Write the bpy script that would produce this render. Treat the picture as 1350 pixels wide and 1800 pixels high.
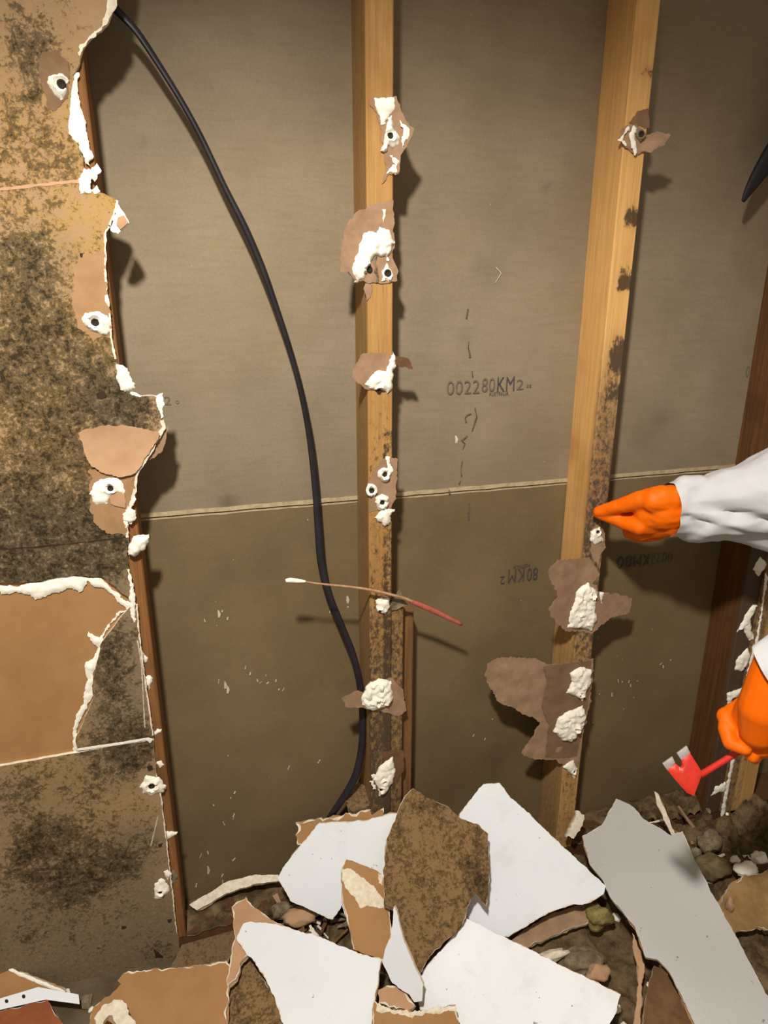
import bpy, bmesh, math, random
import numpy as np
from mathutils import Vector, noise
from mathutils.geometry import delaunay_2d_cdt

for o in list(bpy.data.objects): bpy.data.objects.remove(o)
scene = bpy.context.scene
COL = scene.collection
random.seed(7)

# ------------------------------------------------------------------ camera
W, H, FPX = 1350, 1800, 1247.8
CAM = Vector((-.3155, -1.3022, .4239)); YAW, PIT = .277, .3242
camd = bpy.data.cameras.new('camera'); cam = bpy.data.objects.new('camera', camd); COL.objects.link(cam)
cam.location = CAM; cam.rotation_euler = (math.pi/2 - PIT, 0, -YAW)
camd.sensor_fit = 'VERTICAL'; camd.sensor_height = 36; camd.lens = 36*FPX/H; camd.clip_start = .02
scene.camera = cam
# ------------------------------------------------------------------ world, lamp, exposure
wd = bpy.data.worlds.new('room_ambience'); scene.world = wd; wd.use_nodes = True
wd.node_tree.nodes['Background'].inputs[0].default_value = (1, .86, .68, 1)
wd.node_tree.nodes['Background'].inputs[1].default_value = .35
ld = bpy.data.lights.new('ceiling_lamp', 'SPOT'); lo = bpy.data.objects.new('ceiling_lamp', ld); COL.objects.link(lo)
lo.location = (-.5, -1.3, 1.3); ld.energy = 180; ld.color = (1, .95, .86); ld.shadow_soft_size = .055
ld.spot_size = math.radians(125); ld.spot_blend = .50
lo.rotation_euler = Vector((.15, .18, -1)).to_track_quat('-Z', 'Y').to_euler()
scene.view_settings.view_transform = 'Standard'; scene.view_settings.look = 'None'
scene.view_settings.exposure = 0; scene.view_settings.gamma = 1; scene.view_settings.use_curve_mapping = False

FLOOR = -.95
# ------------------------------------------------------------------ geometry helpers
_r = Vector((math.cos(YAW), -math.sin(YAW), 0)); _f = Vector((math.sin(YAW), math.cos(YAW), 0)); _u = Vector((0, 0, 1))
CF = _f*math.cos(PIT) - _u*math.sin(PIT); CU = _u*math.cos(PIT) + _f*math.sin(PIT)
def ray(u, v): return CF + _r*((u-W/2)/FPX) - CU*((v-H/2)/FPX)
def at(u, v, Y):
    d = ray(u, v); return CAM + d*((Y-CAM.y)/d.y)
def atz(u, v, Z):
    d = ray(u, v); return CAM + d*((Z-CAM.z)/d.z)
def sc(pts, ox, oy, k): return [(ox+x*k, oy+y*k) for x, y in pts]

def lin(r, g, b):
    f = lambda c: (c/255/12.92 if c/255 <= .04045 else ((c/255+.055)/1.055)**2.4)
    return (f(r), f(g), f(b), 1)

def jag(poly, amp, step, seed, rough=.6):
    """tear a polygon's outline: every edge is split to 'step' and pushed about by layered noise"""
    out = []; n = len(poly); s = 0
    for i in range(n):
        a = Vector(poly[i]); b = Vector(poly[(i+1) % n]); L = (b-a).length
        k = max(1, int(L/step)); t = (b-a).normalized() if L > 1e-9 else Vector((1, 0)); nn = Vector((t.y, -t.x))
        for j in range(k):
            q = a + (b-a)*(j/k); w = s + L*j/k
            d = amp*(noise.noise((w/step*.22, seed*7.3, 0))*1.2 + rough*1.3*noise.noise((w/step*.61, seed*3.1, 5)) + .5*rough*noise.noise((w/step*1.7, seed*5.1, 9)))
            out.append(tuple(q + nn*d))
        s += L
    return out

def grow(poly, d):
    """offset outline outward by d (poly counter-clockwise or not)"""
    n = len(poly); A = sum(poly[i][0]*poly[(i+1) % n][1]-poly[(i+1) % n][0]*poly[i][1] for i in range(n))
    s = 1 if A > 0 else -1; out = []
    for i in range(n):
        a = Vector(poly[i-1]); b = Vector(poly[i]); c = Vector(poly[(i+1) % n])
        t = (c-a); t = t.normalized() if t.length > 1e-9 else Vector((1, 0))
        dd = d(i) if callable(d) else d
        out.append(tuple(b + s*Vector((t.y, -t.x))*dd))
    return out

def inside(P, poly):
    x, y = P[:, 0], P[:, 1]; c = np.zeros(len(P), bool); n = len(poly)
    for i in range(n):
        x1, y1 = poly[i]; x2, y2 = poly[(i+1) % n]
        if y1 == y2: continue
        m = ((y1 > y) != (y2 > y)) & (x < (x2-x1)*(y-y1)/(y2-y1)+x1); c ^= m
    return c
def edgedist(P, poly):
    d = np.full(len(P), 1e9); n = len(poly)
    for i in range(n):
        a = np.array(poly[i]); b = np.array(poly[(i+1) % n]); ab = b-a; L = (ab**2).sum()
        if L < 1e-14: continue
        t = np.clip(((P-a)@ab)/L, 0, 1); q = a+t[:, None]*ab
        d = np.minimum(d, ((P-q)**2).sum(1))
    return np.sqrt(d)
def trimesh(poly, spacing, seed=0):
    A = np.array(poly); lo_, hi = A.min(0), A.max(0)
    gx = np.arange(lo_[0]+spacing*.5, hi[0], spacing); gy = np.arange(lo_[1]+spacing*.5, hi[1], spacing)
    if len(gx) and len(gy):
        G = np.array(np.meshgrid(gx, gy)).reshape(2, -1).T
        G = G + np.random.RandomState(seed).uniform(-.28, .28, G.shape)*spacing
        G = G[inside(G, poly)]
        if len(G): G = G[edgedist(G, poly) > spacing*.35]
    else: G = np.zeros((0, 2))
    V = [Vector(p) for p in poly]+[Vector(p) for p in G]
    n = len(poly)
    vo, eo, fo, _, _, _ = delaunay_2d_cdt(V, [(i, (i+1) % n) for i in range(n)], [], 1, 1e-7)
    return np.array([tuple(v) for v in vo]), [tuple(f) for f in fo]

class Frame:
    def __init__(s, O, n, ex=(1, 0, 0)):
        s.O = Vector(O); s.n = Vector(n).normalized(); e = Vector(ex); s.ex = (e - s.n*e.dot(s.n)).normalized(); s.ey = s.n.cross(s.ex)
    def to2(s, P): d = P-s.O; return (d.dot(s.ex), d.dot(s.ey))
    def px(s, u, v):
        d = ray(u, v); t = (s.O-CAM).dot(s.n)/d.dot(s.n); return s.to2(CAM+d*t)
    def poly(s, pts): return [s.px(u, v) for u, v in pts]
    def w(s, a, b, h=0): return s.O+s.ex*a+s.ey*b+s.n*h
def wallframe(Y): return Frame((0, Y, 0), (0, -1, 0))

def link(name, me, parent=None):
    o = bpy.data.objects.new(name, me); COL.objects.link(o)
    if parent is not None: o.parent = parent
    return o
def world_loc(o):
    v = Vector((0, 0, 0))
    while o is not None: v = v+o.location; o = o.parent
    return v
def build(name, verts, faces, mats, parent=None, mi=None, smooth=True, attr=None, loc=None):
    """verts in world space; the object's origin goes to loc (top-level) or stays on its parent's origin"""
    base = Vector(loc) if loc is not None else (world_loc(parent) if parent else Vector((0, 0, 0)))
    me = bpy.data.meshes.new(name); b = np.array(base)
    me.from_pydata((np.array([tuple(v) for v in verts])-b).tolist(), [], faces)
    for m in (mats if isinstance(mats, (list, tuple)) else [mats]): me.materials.append(m)
    if mi is not None: me.polygons.foreach_set('material_index', mi)
    me.polygons.foreach_set('use_smooth', [smooth]*len(me.polygons))
    if attr is not None:
        ca = me.attributes.new('tint', 'FLOAT_COLOR', 'POINT')
        ca.data.foreach_set('color', np.array(attr, dtype=np.float32).ravel())
    me.update(); o = link(name, me, parent)
    if loc is not None: o.location = base
    return o
def tag(o, label=None, cat=None, group=None, kind=None):
    if label: o['label'] = label
    if cat: o['category'] = cat
    if group: o['group'] = group
    if kind: o['kind'] = kind
    return o
def thing(name, loc, label, cat, group=None, kind=None):
    o = bpy.data.objects.new(name, None); COL.objects.link(o); o.location = loc; o.empty_display_size = .03
    return tag(o, label, cat, group, kind)

def solid(name, fr, poly, th, mats, parent=None, spacing=.006, h=None, bend=None, attr=None, loc=None, seed=0, smooth=True, edge_out=0.):
    """closed sheet: outline 'poly' (2-D in frame), front surface lifted by h(a,b,d), back surface th below, both bent by bend(a,b)"""
    P, T = trimesh(poly, spacing, seed)
    if not T: return None
    A2 = sum(poly[i][0]*poly[(i+1) % len(poly)][1]-poly[(i+1) % len(poly)][0]*poly[i][1] for i in range(len(poly)))
    n = len(P); d = edgedist(P, poly)
    hf = np.array([h(a, b, dd) for (a, b), dd in zip(P, d)]) if h else np.zeros(n)
    bd = np.array([bend(a, b) for a, b in P]) if bend else np.zeros(n)
    O = np.array(fr.O); ex = np.array(fr.ex); ey = np.array(fr.ey); nn = np.array(fr.n)
    base = O + P[:, :1]*ex + P[:, 1:]*ey + bd[:, None]*nn
    F = base+hf[:, None]*nn; B = base-th*nn
    cnt = {}
    T2 = []
    for f in T:
        a, b, c = P[f[0]], P[f[1]], P[f[2]]
        if (b[0]-a[0])*(c[1]-a[1])-(b[1]-a[1])*(c[0]-a[0]) < 0: f = f[::-1]
        T2.append(f)
        for i in range(len(f)):
            e = (f[i], f[(i+1) % len(f)]); cnt[e] = 1
    faces = [tuple(f) for f in T2]; mi = [0]*len(faces)
    nb = len(faces); faces += [tuple(i+n for i in f[::-1]) for f in T2]; mi += [2]*nb
    for (a, b) in list(cnt):
        if (b, a) not in cnt: faces.append((b, a, a+n, b+n)); mi.append(1)
    mats = list(mats) if isinstance(mats, (list, tuple)) else [mats]
    if len(mats) == 1: mi = [0]*len(mi)
    elif len(mats) == 2: mi = [min(m, 1) for m in mi]
    V = np.vstack([F, B])
    at_ = None
    if attr is not None: at_ = attr(V)
    o = build(name, V, faces, mats, parent, mi, smooth, at_, loc)
    if smooth:
        try: o.data.set_sharp_from_angle(angle=math.radians(50))
        except Exception: pass
    return o

def nz(x, y, z=0, s=1.): return noise.noise((x*s, y*s, z*s))
def fbm(x, y, z=0, s=1., o=3): return noise.fractal((x*s, y*s, z*s), 1., 2., o)

def tube(name, pts, rad, mat, parent=None, seg=10, loc=None, flat=None, sub=6, caps=True):
    """swept tube through pts (Catmull-Rom); rad scalar or list; flat=(ratio, twist function)"""
    pts = [Vector(p) for p in pts]; n = len(pts); R = rad if isinstance(rad, (list, tuple)) else [rad]*n
    Q = []; RR = []
    for i in range(n-1):
        p0 = pts[max(i-1, 0)]; p1 = pts[i]; p2 = pts[i+1]; p3 = pts[min(i+2, n-1)]
        for j in range(sub):
            t = j/sub
            Q.append(.5*((2*p1)+(p2-p0)*t+(2*p0-5*p1+4*p2-p3)*t*t+(3*p1-p0-3*p2+p3)*t**3)); RR.append(R[i]*(1-t)+R[i+1]*t)
    Q.append(pts[-1]); RR.append(R[-1])
    V = []; Fc = []; m = len(Q); ref = Vector((0, 1, .01))
    for i in range(m):
        t = (Q[min(i+1, m-1)]-Q[max(i-1, 0)]).normalized(); a = (ref-t*ref.dot(t)).normalized(); b = t.cross(a)
        tw = flat[1](i/(m-1)) if flat else 0; ra = RR[i]; rb = RR[i]*(flat[0] if flat else 1)
        for k in range(seg):
            th = 2*math.pi*k/seg; x = ra*math.cos(th); y = rb*math.sin(th)
            V.append(Q[i]+b*(x*math.cos(tw)-y*math.sin(tw))+a*(x*math.sin(tw)+y*math.cos(tw)))
    for i in range(m-1):
        for k in range(seg):
            k2 = (k+1) % seg; Fc.append((i*seg+k, i*seg+k2, (i+1)*seg+k2, (i+1)*seg+k))
    if caps: Fc.append(tuple(range(seg))[::-1]); Fc.append(tuple((m-1)*seg+k for k in range(seg)))
    return build(name, V, Fc, mat, parent, None, True, None, loc)

def boxmesh(x0, x1, y0, y1, z0, z1):
    V = [(x, y, z) for z in (z0, z1) for y in (y0, y1) for x in (x0, x1)]
    return V, [(0, 2, 3, 1), (4, 5, 7, 6), (0, 1, 5, 4), (2, 6, 7, 3), (0, 4, 6, 2), (1, 3, 7, 5)]

# ------------------------------------------------------------------ materials
class NT:
    def __init__(s, name):
        s.m = bpy.data.materials.new(name); s.m.use_nodes = True; s.t = s.m.node_tree; s.b = s.t.nodes['Principled BSDF']
        s.g = s.t.nodes.new('ShaderNodeNewGeometry').outputs['Position']
    def n(s, ty, **k):
        x = s.t.nodes.new(ty)
        for a, b in k.items(): setattr(x, a, b)
        return x
    def put(s, sock, v):
        if hasattr(v, 'is_output'): s.t.links.new(v, sock)
        else: sock.default_value = v
    def map(s, scale):
        x = s.n('ShaderNodeVectorMath', operation='MULTIPLY'); s.put(x.inputs[0], s.g); x.inputs[1].default_value = scale; return x.outputs[0]
    def noise(s, scale, detail=5, rough=.6, vec=None, dist=0.):
        x = s.n('ShaderNodeTexNoise'); s.put(x.inputs['Vector'], vec or s.g); x.inputs['Scale'].default_value = scale
        x.inputs['Detail'].default_value = detail; x.inputs['Roughness'].default_value = rough; x.inputs['Distortion'].default_value = dist; return x.outputs['Fac']
    def vor(s, scale, vec=None):
        x = s.n('ShaderNodeTexVoronoi'); s.put(x.inputs['Vector'], vec or s.g); x.inputs['Scale'].default_value = scale; return x.outputs['Distance']
    def math(s, op, a, b=0., c=None):
        x = s.n('ShaderNodeMath', operation=op); s.put(x.inputs[0], a); s.put(x.inputs[1], b)
        if c is not None: s.put(x.inputs[2], c)
        return x.outputs[0]
    def rng(s, v, a, b, lo=0., hi=1.):
        x = s.n('ShaderNodeMapRange', interpolation_type='SMOOTHSTEP'); s.put(x.inputs['Value'], v)
        for k, q in (('From Min', a), ('From Max', b), ('To Min', lo), ('To Max', hi)): s.put(x.inputs[k], q)
        return x.outputs['Result']
    def mix(s, f, a, b, mode='MIX'):
        x = s.n('ShaderNodeMix', data_type='RGBA', blend_type=mode); s.put(x.inputs[0], f); s.put(x.inputs[6], a); s.put(x.inputs[7], b); return x.outputs[2]
    def attr(s):
        a = s.n('ShaderNodeAttribute', attribute_name='tint'); x = s.n('ShaderNodeSeparateColor'); s.put(x.inputs[0], a.outputs['Color']); return x.outputs
    def attrc(s): return s.n('ShaderNodeAttribute', attribute_name='tint').outputs['Color']
    def done(s, col, rough=.85, bump=None, dist=.002, strength=.5, spec=.3, **k):
        s.put(s.b.inputs['Base Color'], col); s.put(s.b.inputs['Roughness'], rough); s.b.inputs['Specular IOR Level'].default_value = spec
        for q, v in k.items(): s.put(s.b.inputs[q], v)
        if bump is not None:
            x = s.n('ShaderNodeBump'); s.put(x.inputs['Height'], bump); x.inputs['Strength'].default_value = strength; x.inputs['Distance'].default_value = dist
            s.t.links.new(x.outputs[0], s.b.inputs['Normal'])
        return s.m

def sheet_mat(name, c1, c2, speck):
    s = NT(name); big = s.noise(5, 4, .6); streak = s.noise(1, 5, .65, s.map((14, 14, 110))); fine = s.noise(220, 3, .7)
    c = s.mix(s.rng(big, .35, .68), c1, c2)
    c = s.mix(s.rng(streak, .4, .75, 0, .22), c, (.14, .105, .06, 1))
    sp = s.rng(s.noise(38, 4, .75), .66, .76, 0, speck); c = s.mix(sp, c, (.05, .04, .02, 1))
    c = s.mix(s.rng(fine, .3, .75, .12, 0), c, (.02, .015, .01, 1))
    wsp = s.rng(s.noise(95, 2, .5), .765, .80, 0, .55); c = s.mix(wsp, c, (.6, .52, .38, 1))
    c = s.mix(1., c, s.attrc(), 'MULTIPLY')
    return s.done(c, .8, fine, .0006, .3)
M = {}
M['sheet_up'] = sheet_mat('grey_liner_paper', (.268, .210, .138, 1), (.232, .180, .114, 1), .25)
M['sheet_lo'] = sheet_mat('stained_liner_paper', (.196, .140, .068, 1), (.164, .115, .054, 1), .35)

def mould_mat(name, tan, yellow, grey, dark, k=1.):
    s = NT(name); a = s.attr()
    n1 = s.noise(48*k, 9, .76, dist=.4); n2 = s.noise(150*k, 6, .75, dist=.5); n3 = s.noise(11*k, 5, .62)
    f = s.math('ADD', s.math('MULTIPLY', n1, .46), s.math('ADD', s.math('MULTIPLY', n2, .40), s.math('MULTIPLY', n3, .14)))
    f = s.math('MULTIPLY_ADD', f, 4.2, -1.6)
    c = s.mix(s.rng(n3, .3, .7), tan, [x*.86 for x in tan[:3]]+[1])
    c = s.mix(s.math('MULTIPLY', a[1], s.rng(n1, .34, .60)), c, yellow)
    c = s.mix(s.math('MULTIPLY', a[2], s.rng(n2, .30, .6, .55, 1)), c, grey)
    g = s.math('ADD', f, a[0])
    pale = s.math('MULTIPLY', s.rng(n2, .55, .66, 0, .45), s.rng(a[0], .1, .4)); c = s.mix(pale, c, [min(1, x*1.25) for x in tan[:3]]+[1])
    c = s.mix(s.rng(g, .78, 1.06, 0, .74), c, dark)
    c = s.mix(s.rng(g, 1.12, 1.34, 0, .85), c, [x*.42 for x in dark[:3]]+[1])
    return s.done(c, .9, s.math('ADD', f, s.noise(400, 2)), .0010, .4, .15)
M['mould'] = mould_mat('mouldy_wall_paper', lin(170, 138, 104), lin(170, 135, 80), lin(116, 103, 80), lin(66, 56, 38))
M['mould_dark'] = mould_mat('mouldy_board_paper', lin(150, 118, 78), lin(146, 112, 68), lin(116, 94, 68), lin(72, 56, 36), 1.1)

def timber_mat(name, c1, c2, c3, dark=(.02, .014, .008, 1)):
    s = NT(name); a = s.attr(); g = s.noise(1, 6, .65, s.map((130, 130, 5)), .4); g2 = s.noise(1, 4, .6, s.map((420, 420, 12))); big = s.noise(7, 3, .5)
    c = s.mix(s.rng(g, .3, .7), c1, c2); c = s.mix(s.rng(g2, .5, .75, 0, .5), c, c3); c = s.mix(s.rng(big, .5, .8, 0, .5), c, c3)
    n1 = s.noise(1, 7, .75, s.map((110, 110, 70))); d = s.rng(s.math('ADD', n1, a[0]), .84, 1.04)
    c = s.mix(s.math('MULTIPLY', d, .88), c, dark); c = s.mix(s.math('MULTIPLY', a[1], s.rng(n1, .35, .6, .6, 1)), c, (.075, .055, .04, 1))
    return s.done(c, .75, s.math('ADD', g, g2), .0012, .4, .25)
M['timber'] = timber_mat('golden_pine', lin(180, 139, 84), lin(164, 121, 68), lin(128, 88, 44))
M['timber_r'] = timber_mat('golden_pine_dry', lin(216, 168, 105), lin(200, 151, 90), lin(160, 116, 66))
M['timber_l'] = timber_mat('damp_brown_pine', lin(150, 104, 58), lin(122, 80, 42), lin(84, 52, 26))
M['timber_d'] = timber_mat('dark_wet_pine', lin(106, 68, 36), lin(82, 51, 27), lin(54, 34, 18))

def plain(name, c, c2=None, sc_=30, rough=.85, bs=120, bd=.001, st=.4, spec=.3, **k):
    s = NT(name); n1 = s.noise(sc_, 5, .65)
    return s.done(s.mix(s.rng(n1, .3, .7), c, c2 or [x*.8 for x in c[:3]]+[1]), rough, s.noise(bs, 4, .7), bd, st, spec, **k)
M['plaster'] = plain('white_plaster', (.93, .90, .80, 1), (.86, .80, .68, 1), 60, .95, 150, .0013, .6, .1)
M['core'] = plain('gypsum_core', (.84, .77, .64, 1), (.66, .56, .42, 1), 90, .95, 160, .002, .7, .1)
M['kraft'] = plain('brown_kraft_paper', lin(168, 127, 83), lin(156, 115, 72), 9, .8, 240, .0005, .3)
M['kraft_pale'] = plain('pale_kraft_paper', lin(190, 152, 118), lin(176, 137, 103), 14, .85, 200, .0006, .3)
M['paper'] = plain('mauve_torn_paper', lin(164, 132, 105), lin(144, 115, 90), 35, .9, 220, .0008, .4, .15)
M['paper_dark'] = plain('brown_torn_paper', lin(120, 88, 60), lin(98, 70, 46), 35, .9, 220, .0008, .4, .15)
def paint_mat(name, c, c2, rough, bs, bd, st, spec):
    s = NT(name); col = s.mix(s.rng(s.noise(6, 5, .65), .3, .7), c, c2)
    col = s.mix(s.rng(s.noise(55, 3, .6), .70, .735, 0, .75), col, (.12, .10, .08, 1)); col = s.mix(s.rng(s.noise(9, 4, .7), .52, .75, 0, .22), col, (.5, .44, .36, 1))
    return s.done(col, rough, s.noise(bs, 4, .7), bd, st, spec)
M['paint'] = paint_mat('white_wall_paint', (.78, .81, .86, 1), (.75, .78, .83, 1), .6, 260, .0008, .35, .35)
M['paint_rough'] = paint_mat('white_stipple_paint', (.89, .915, .96, 1), (.85, .88, .925, 1), .6, 190, .0025, .7, .35)
M['paint_grey'] = paint_mat('grey_white_paint', (.44, .435, .43, 1), (.42, .415, .405, 1), .42, 260, .001, .35, .5)
M['cable'] = plain('black_cable_sheath', (.010, .010, .014, 1), (.018, .017, .022, 1), 25, .45, 200, .0003, .2, .5)
M['black'] = plain('black_rubber', (.012, .010, .012, 1), None, 25, .6)
M['hole'] = plain('dark_screw_hole', (.03, .02, .012, 1), None, 60, .9)
M['screw'] = plain('dull_screw_metal', (.16, .13, .10, 1), None, 200, .45, Metallic=.8)
M['steel'] = plain('bare_steel', (.62, .60, .58, 1), (.45, .43, .41, 1), 80, .4, Metallic=.55)
M['red'] = plain('red_enamel', (.72, .035, .018, 1), (.58, .028, .015, 1), 40, .4, spec=.5)
M['orange'] = plain('orange_nitrile', (.90, .155, .001, 1), (.84, .135, .001, 1), 30, .5, 420, .0008, .35, .2)
M['suit'] = plain('white_coverall_fabric', (.60, .60, .62, 1), (.57, .57, .59, 1), 12, .75, 300, .0005, .2, .2)
M['floor'] = plain('dusty_floor', lin(108, 96, 76), lin(84, 72, 54), 12, .9, 60, .004, .5, .15)
M['rubble'] = plain('dirty_rubble', lin(124, 104, 76), lin(66, 52, 36), 28, .95, 70, .006, .9, .1)
M['dust'] = plain('pale_dust_lump', lin(150, 136, 112), lin(100, 86, 66), 40, .95, 90, .004, .8, .1)
M['ink'] = plain('blue_black_ink', (.035, .032, .042, 1), (.10, .08, .07, 1), 260, .8)
M['ink_faint'] = plain('faded_ink', (.10, .085, .07, 1), (.17, .13, .085, 1), 300, .8)
M['mark'] = plain('brown_scribble', (.06, .042, .022, 1), (.15, .11, .065, 1), 200, .8)
M['scuff'] = plain('white_scuff', (.62, .56, .44, 1), (.42, .36, .25, 1), 200, .9)
M['seam'] = plain('cream_joint_edge', (.50, .40, .245, 1), (.36, .27, .15, 1), 70, .9)
M['clay'] = plain('red_brown_board', lin(150, 86, 48), lin(132, 72, 40), 20, .8)
M['olive'] = plain('olive_dust', lin(128, 114, 82), lin(96, 84, 60), 40, .95, 90, .004, .8, .1)
M['tanboard'] = plain('tan_board_paper', lin(160, 128, 84), lin(128, 98, 60), 18, .9)
M['foam'] = plain('yellow_green_foam', lin(160, 146, 88), lin(120, 108, 64), 50, .95, 90, .004, .8)
M['stick'] = plain('pale_brown_stick', lin(190, 150, 116), lin(160, 118, 86), 60, .6)
M['stick_red'] = plain('translucent_red_stick', lin(186, 104, 84), lin(162, 84, 66), 60, .45)
M['skin'] = plain('skin', lin(190, 140, 112), None, 20, .6)

# ------------------------------------------------------------------ vertex tint painters (stains with a place of their own)
def blobs(V, L, Y):
    """sum of soft spots; L of (u, v, radius px, value[, squash z])"""
    s = np.zeros(len(V))
    for q in L:
        c = at(q[0], q[1], Y); r = q[2]/900.; sz = q[4] if len(q) > 4 else 1.
        s += q[3]*np.exp(-(((V[:, 0]-c.x)/r)**2+((V[:, 2]-c.z)/(r*sz))**2))
    return s

# ================================================================== THE SETTING
V, Fc = boxmesh(-1.6, 2.3, -2.6, .25, FLOOR-.05, FLOOR)
tag(build('floor', V, Fc, M['floor'], loc=(0, 0, FLOOR-.05), smooth=False), 'dusty grey-brown floor strewn with plaster dust', kind='structure')

def rectgrid(name, x0, x1, z0, z1, Y, th, step, mat, parent, attr, wob=0.):
    nx = int((x1-x0)/step)+1; nzv = int((z1-z0)/step)+1
    X = np.linspace(x0, x1, nx); Z = np.linspace(z0, z1, nzv); g = np.array(np.meshgrid(X, Z)).reshape(2, -1).T
    F = np.column_stack([g[:, 0], np.full(len(g), Y), g[:, 1]]); n = len(F)
    if wob: F[:, 1] += wob*np.sin(F[:, 0]*5+1)*np.sin(F[:, 2]*4)
    idx = np.arange(n).reshape(nzv, nx)
    q = np.stack([idx[:-1, :-1], idx[:-1, 1:], idx[1:, 1:], idx[1:, :-1]], -1).reshape(-1, 4)
    faces = [tuple(map(int, f)) for f in q]
    bc = [(x0, Y+th, z0), (x1, Y+th, z0), (x1, Y+th, z1), (x0, Y+th, z1)]
    Vv = np.vstack([F, bc]); a, b, c, d = 0, nx-1, n-1, n-nx
    faces += [(n+1, n, n+3, n+2), tuple([n, n+1]+list(range(nx-1, -1, -1))), tuple([n+2, n+3]+list(range(n-nx, n))),
              tuple([n+3, n]+[i*nx for i in range(nzv)]), tuple([n+1, n+2]+[i*nx+nx-1 for i in range(nzv-1, -1, -1)])]
    o = build(name, Vv, faces, mat, parent, None, True, attr(Vv))
    o.data.set_sharp_from_angle(angle=math.radians(40)); return o

wb = tag(bpy.data.objects.new('wall_back', None), 'grey paper back of the far plasterboard lining, seen between the studs', kind='structure'); COL.objects.link(wb)
UPB = [(400, 884, 16, -.35), (150, 880, 60, -.2), (860, 470, 30, -.12), (820, 590, 18, -.15), (520, 1195, 12, -.15), (250, 250, 8, -.2), (1130, 770, 30, -.12), (1160, 740, 18, -.18), (760, 560, 40, -.08), (330, 620, 70, .05), (960, 330, 7, -.3),
       (430, 870, 120, -.06), (560, 840, 60, -.08), (1200, 600, 60, -.08), (880, 700, 90, .04), (300, 780, 60, .05), (1090, 980, 90, -.1), (500, 700, 90, .05), (520, 450, 120, .06), (860, 480, 110, .05)]
LOB = [(300, 960, 60, -.12), (460, 960, 40, -.1), (570, 980, 40, .08), (790, 930, 70, -.1), (960, 900, 60, -.15), (760, 1050, 90, .06), (420, 1150, 90, .07), (300, 1500, 80, -.2), (480, 1480, 100, -.15), (800, 1340, 90, -.18), (880, 1330, 40, -.2), (1180, 1250, 70, -.1), (1150, 1400, 100, -.2), (395, 1010, 30, -.1), (360, 1300, 40, .05), (780, 1180, 60, .05)]
def tint(B):
    def f(V):
        t = 1+blobs(V, B, 0.); n = np.array([nz(v[0], v[2], 3, 9.)*.07+nz(v[0], v[2], 8, 3.)*.06 for v in V]); t = t+n
        w = np.array([nz(v[0], v[2], 5, 2.2) for v in V])
        return np.column_stack([t, t*(1+.02*w), t*(1+.06*w), np.ones(len(V))])
    return f
rectgrid('upper_sheet', -1.1, 2.1, .004, 1.5, 0., .01, .010, M['sheet_up'], wb, tint(UPB), .0012)
rectgrid('lower_sheet', -1.1, 2.1, FLOOR, -.002, .003, .01, .010, M['sheet_lo'], wb, tint(LOB), .0012)
wf = wallframe(0.)
def strip(name, pts, wdt, mat, parent, fr, th=.0006, amp=.0004, seed=0, lift=0., step=.004):
    """thin mark drawn along pixels pts on frame fr, with real though hair-thin thickness"""
    P = [Vector(fr.px(*p)) for p in pts]; L = []; Rr = []
    for i, p in enumerate(P):
        t = (P[min(i+1, len(P)-1)]-P[max(i-1, 0)]).normalized(); nn = Vector((-t.y, t.x)); w = (wdt[i] if isinstance(wdt, list) else wdt)/2
        L.append(tuple(p+nn*w)); Rr.append(tuple(p-nn*w))
    poly = jag(L+Rr[::-1], amp, step, seed); f2 = Frame(fr.w(0, 0, lift), fr.n, fr.ex)
    return solid(name, f2, poly, th, mat, parent, .05)
# joint between the sheets: raised paper edge with a groove below it
J = [(-1.1+i*.02, .0035+.0012*nz(i, .3, 0, .37)) for i in range(161)]
poly = [(x, z+.0045+.001*nz(x, 1, 0, 40)) for x, z in J]+[(x, z-.0035+.0012*nz(x, 2, 0, 55)) for x, z in J[::-1]]
solid('joint_edge', Frame((0, -.0012, 0), (0, -1, 0)), poly, .004, M['seam'], wb, .02, h=lambda a, b, d: min(d, .002)*.9)
poly = [(x, z-.0065+.001*nz(x, 4, 0, 40)) for x, z in J]+[(x, z-.0105+.0014*nz(x, 5, 0, 55)) for x, z in J[::-1]]
solid('joint_edge', Frame((0, .0022, 0), (0, -1, 0)), poly, .003, M['seam'], wb, .02)

def stamp(u, v, wpx, hpx, txt, mat, flip=False, tilt=0., sub=None):
    cu = bpy.data.curves.new('ink_stamp', 'FONT'); cu.body = txt; cu.align_x = 'LEFT'; cu.space_character = 1.05
    tmp = bpy.data.objects.new('tmp', cu); COL.objects.link(tmp); bpy.context.view_layer.update()
    me = bpy.data.meshes.new_from_object(tmp.evaluated_get(bpy.context.evaluated_depsgraph_get())); bpy.data.objects.remove(tmp)
    A = np.array([tuple(x.co) for x in me.vertices]); lo_, hi = A.min(0), A.max(0)
    p0 = at(u, v, 0.); p1 = at(u+wpx, v, 0.); p2 = at(u, v-hpx, 0.); w = p1.x-p0.x; h = p2.z-p0.z
    a = (A[:, 0]-lo_[0])/(hi[0]-lo_[0])*w; b = (A[:, 1]-lo_[1])/(hi[1]-lo_[1])*h
    if flip: a, b = w-a, h-b
    z0 = p0.z
    co = np.column_stack([p0.x+a*math.cos(tilt)-b*math.sin(tilt), np.full(len(a), -.0016 if z0 > 0 else .0012), z0+a*math.sin(tilt)+b*math.cos(tilt)])
    me.vertices.foreach_set('co', co.ravel()); me.materials.clear(); me.materials.append(mat)
    bm = bmesh.new(); bm.from_mesh(me); bmesh.ops.recalc_face_normals(bm, faces=bm.faces); bm.to_mesh(me); bm.free(); me.update()
    return link('ink_stamp', me, wb)
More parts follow.
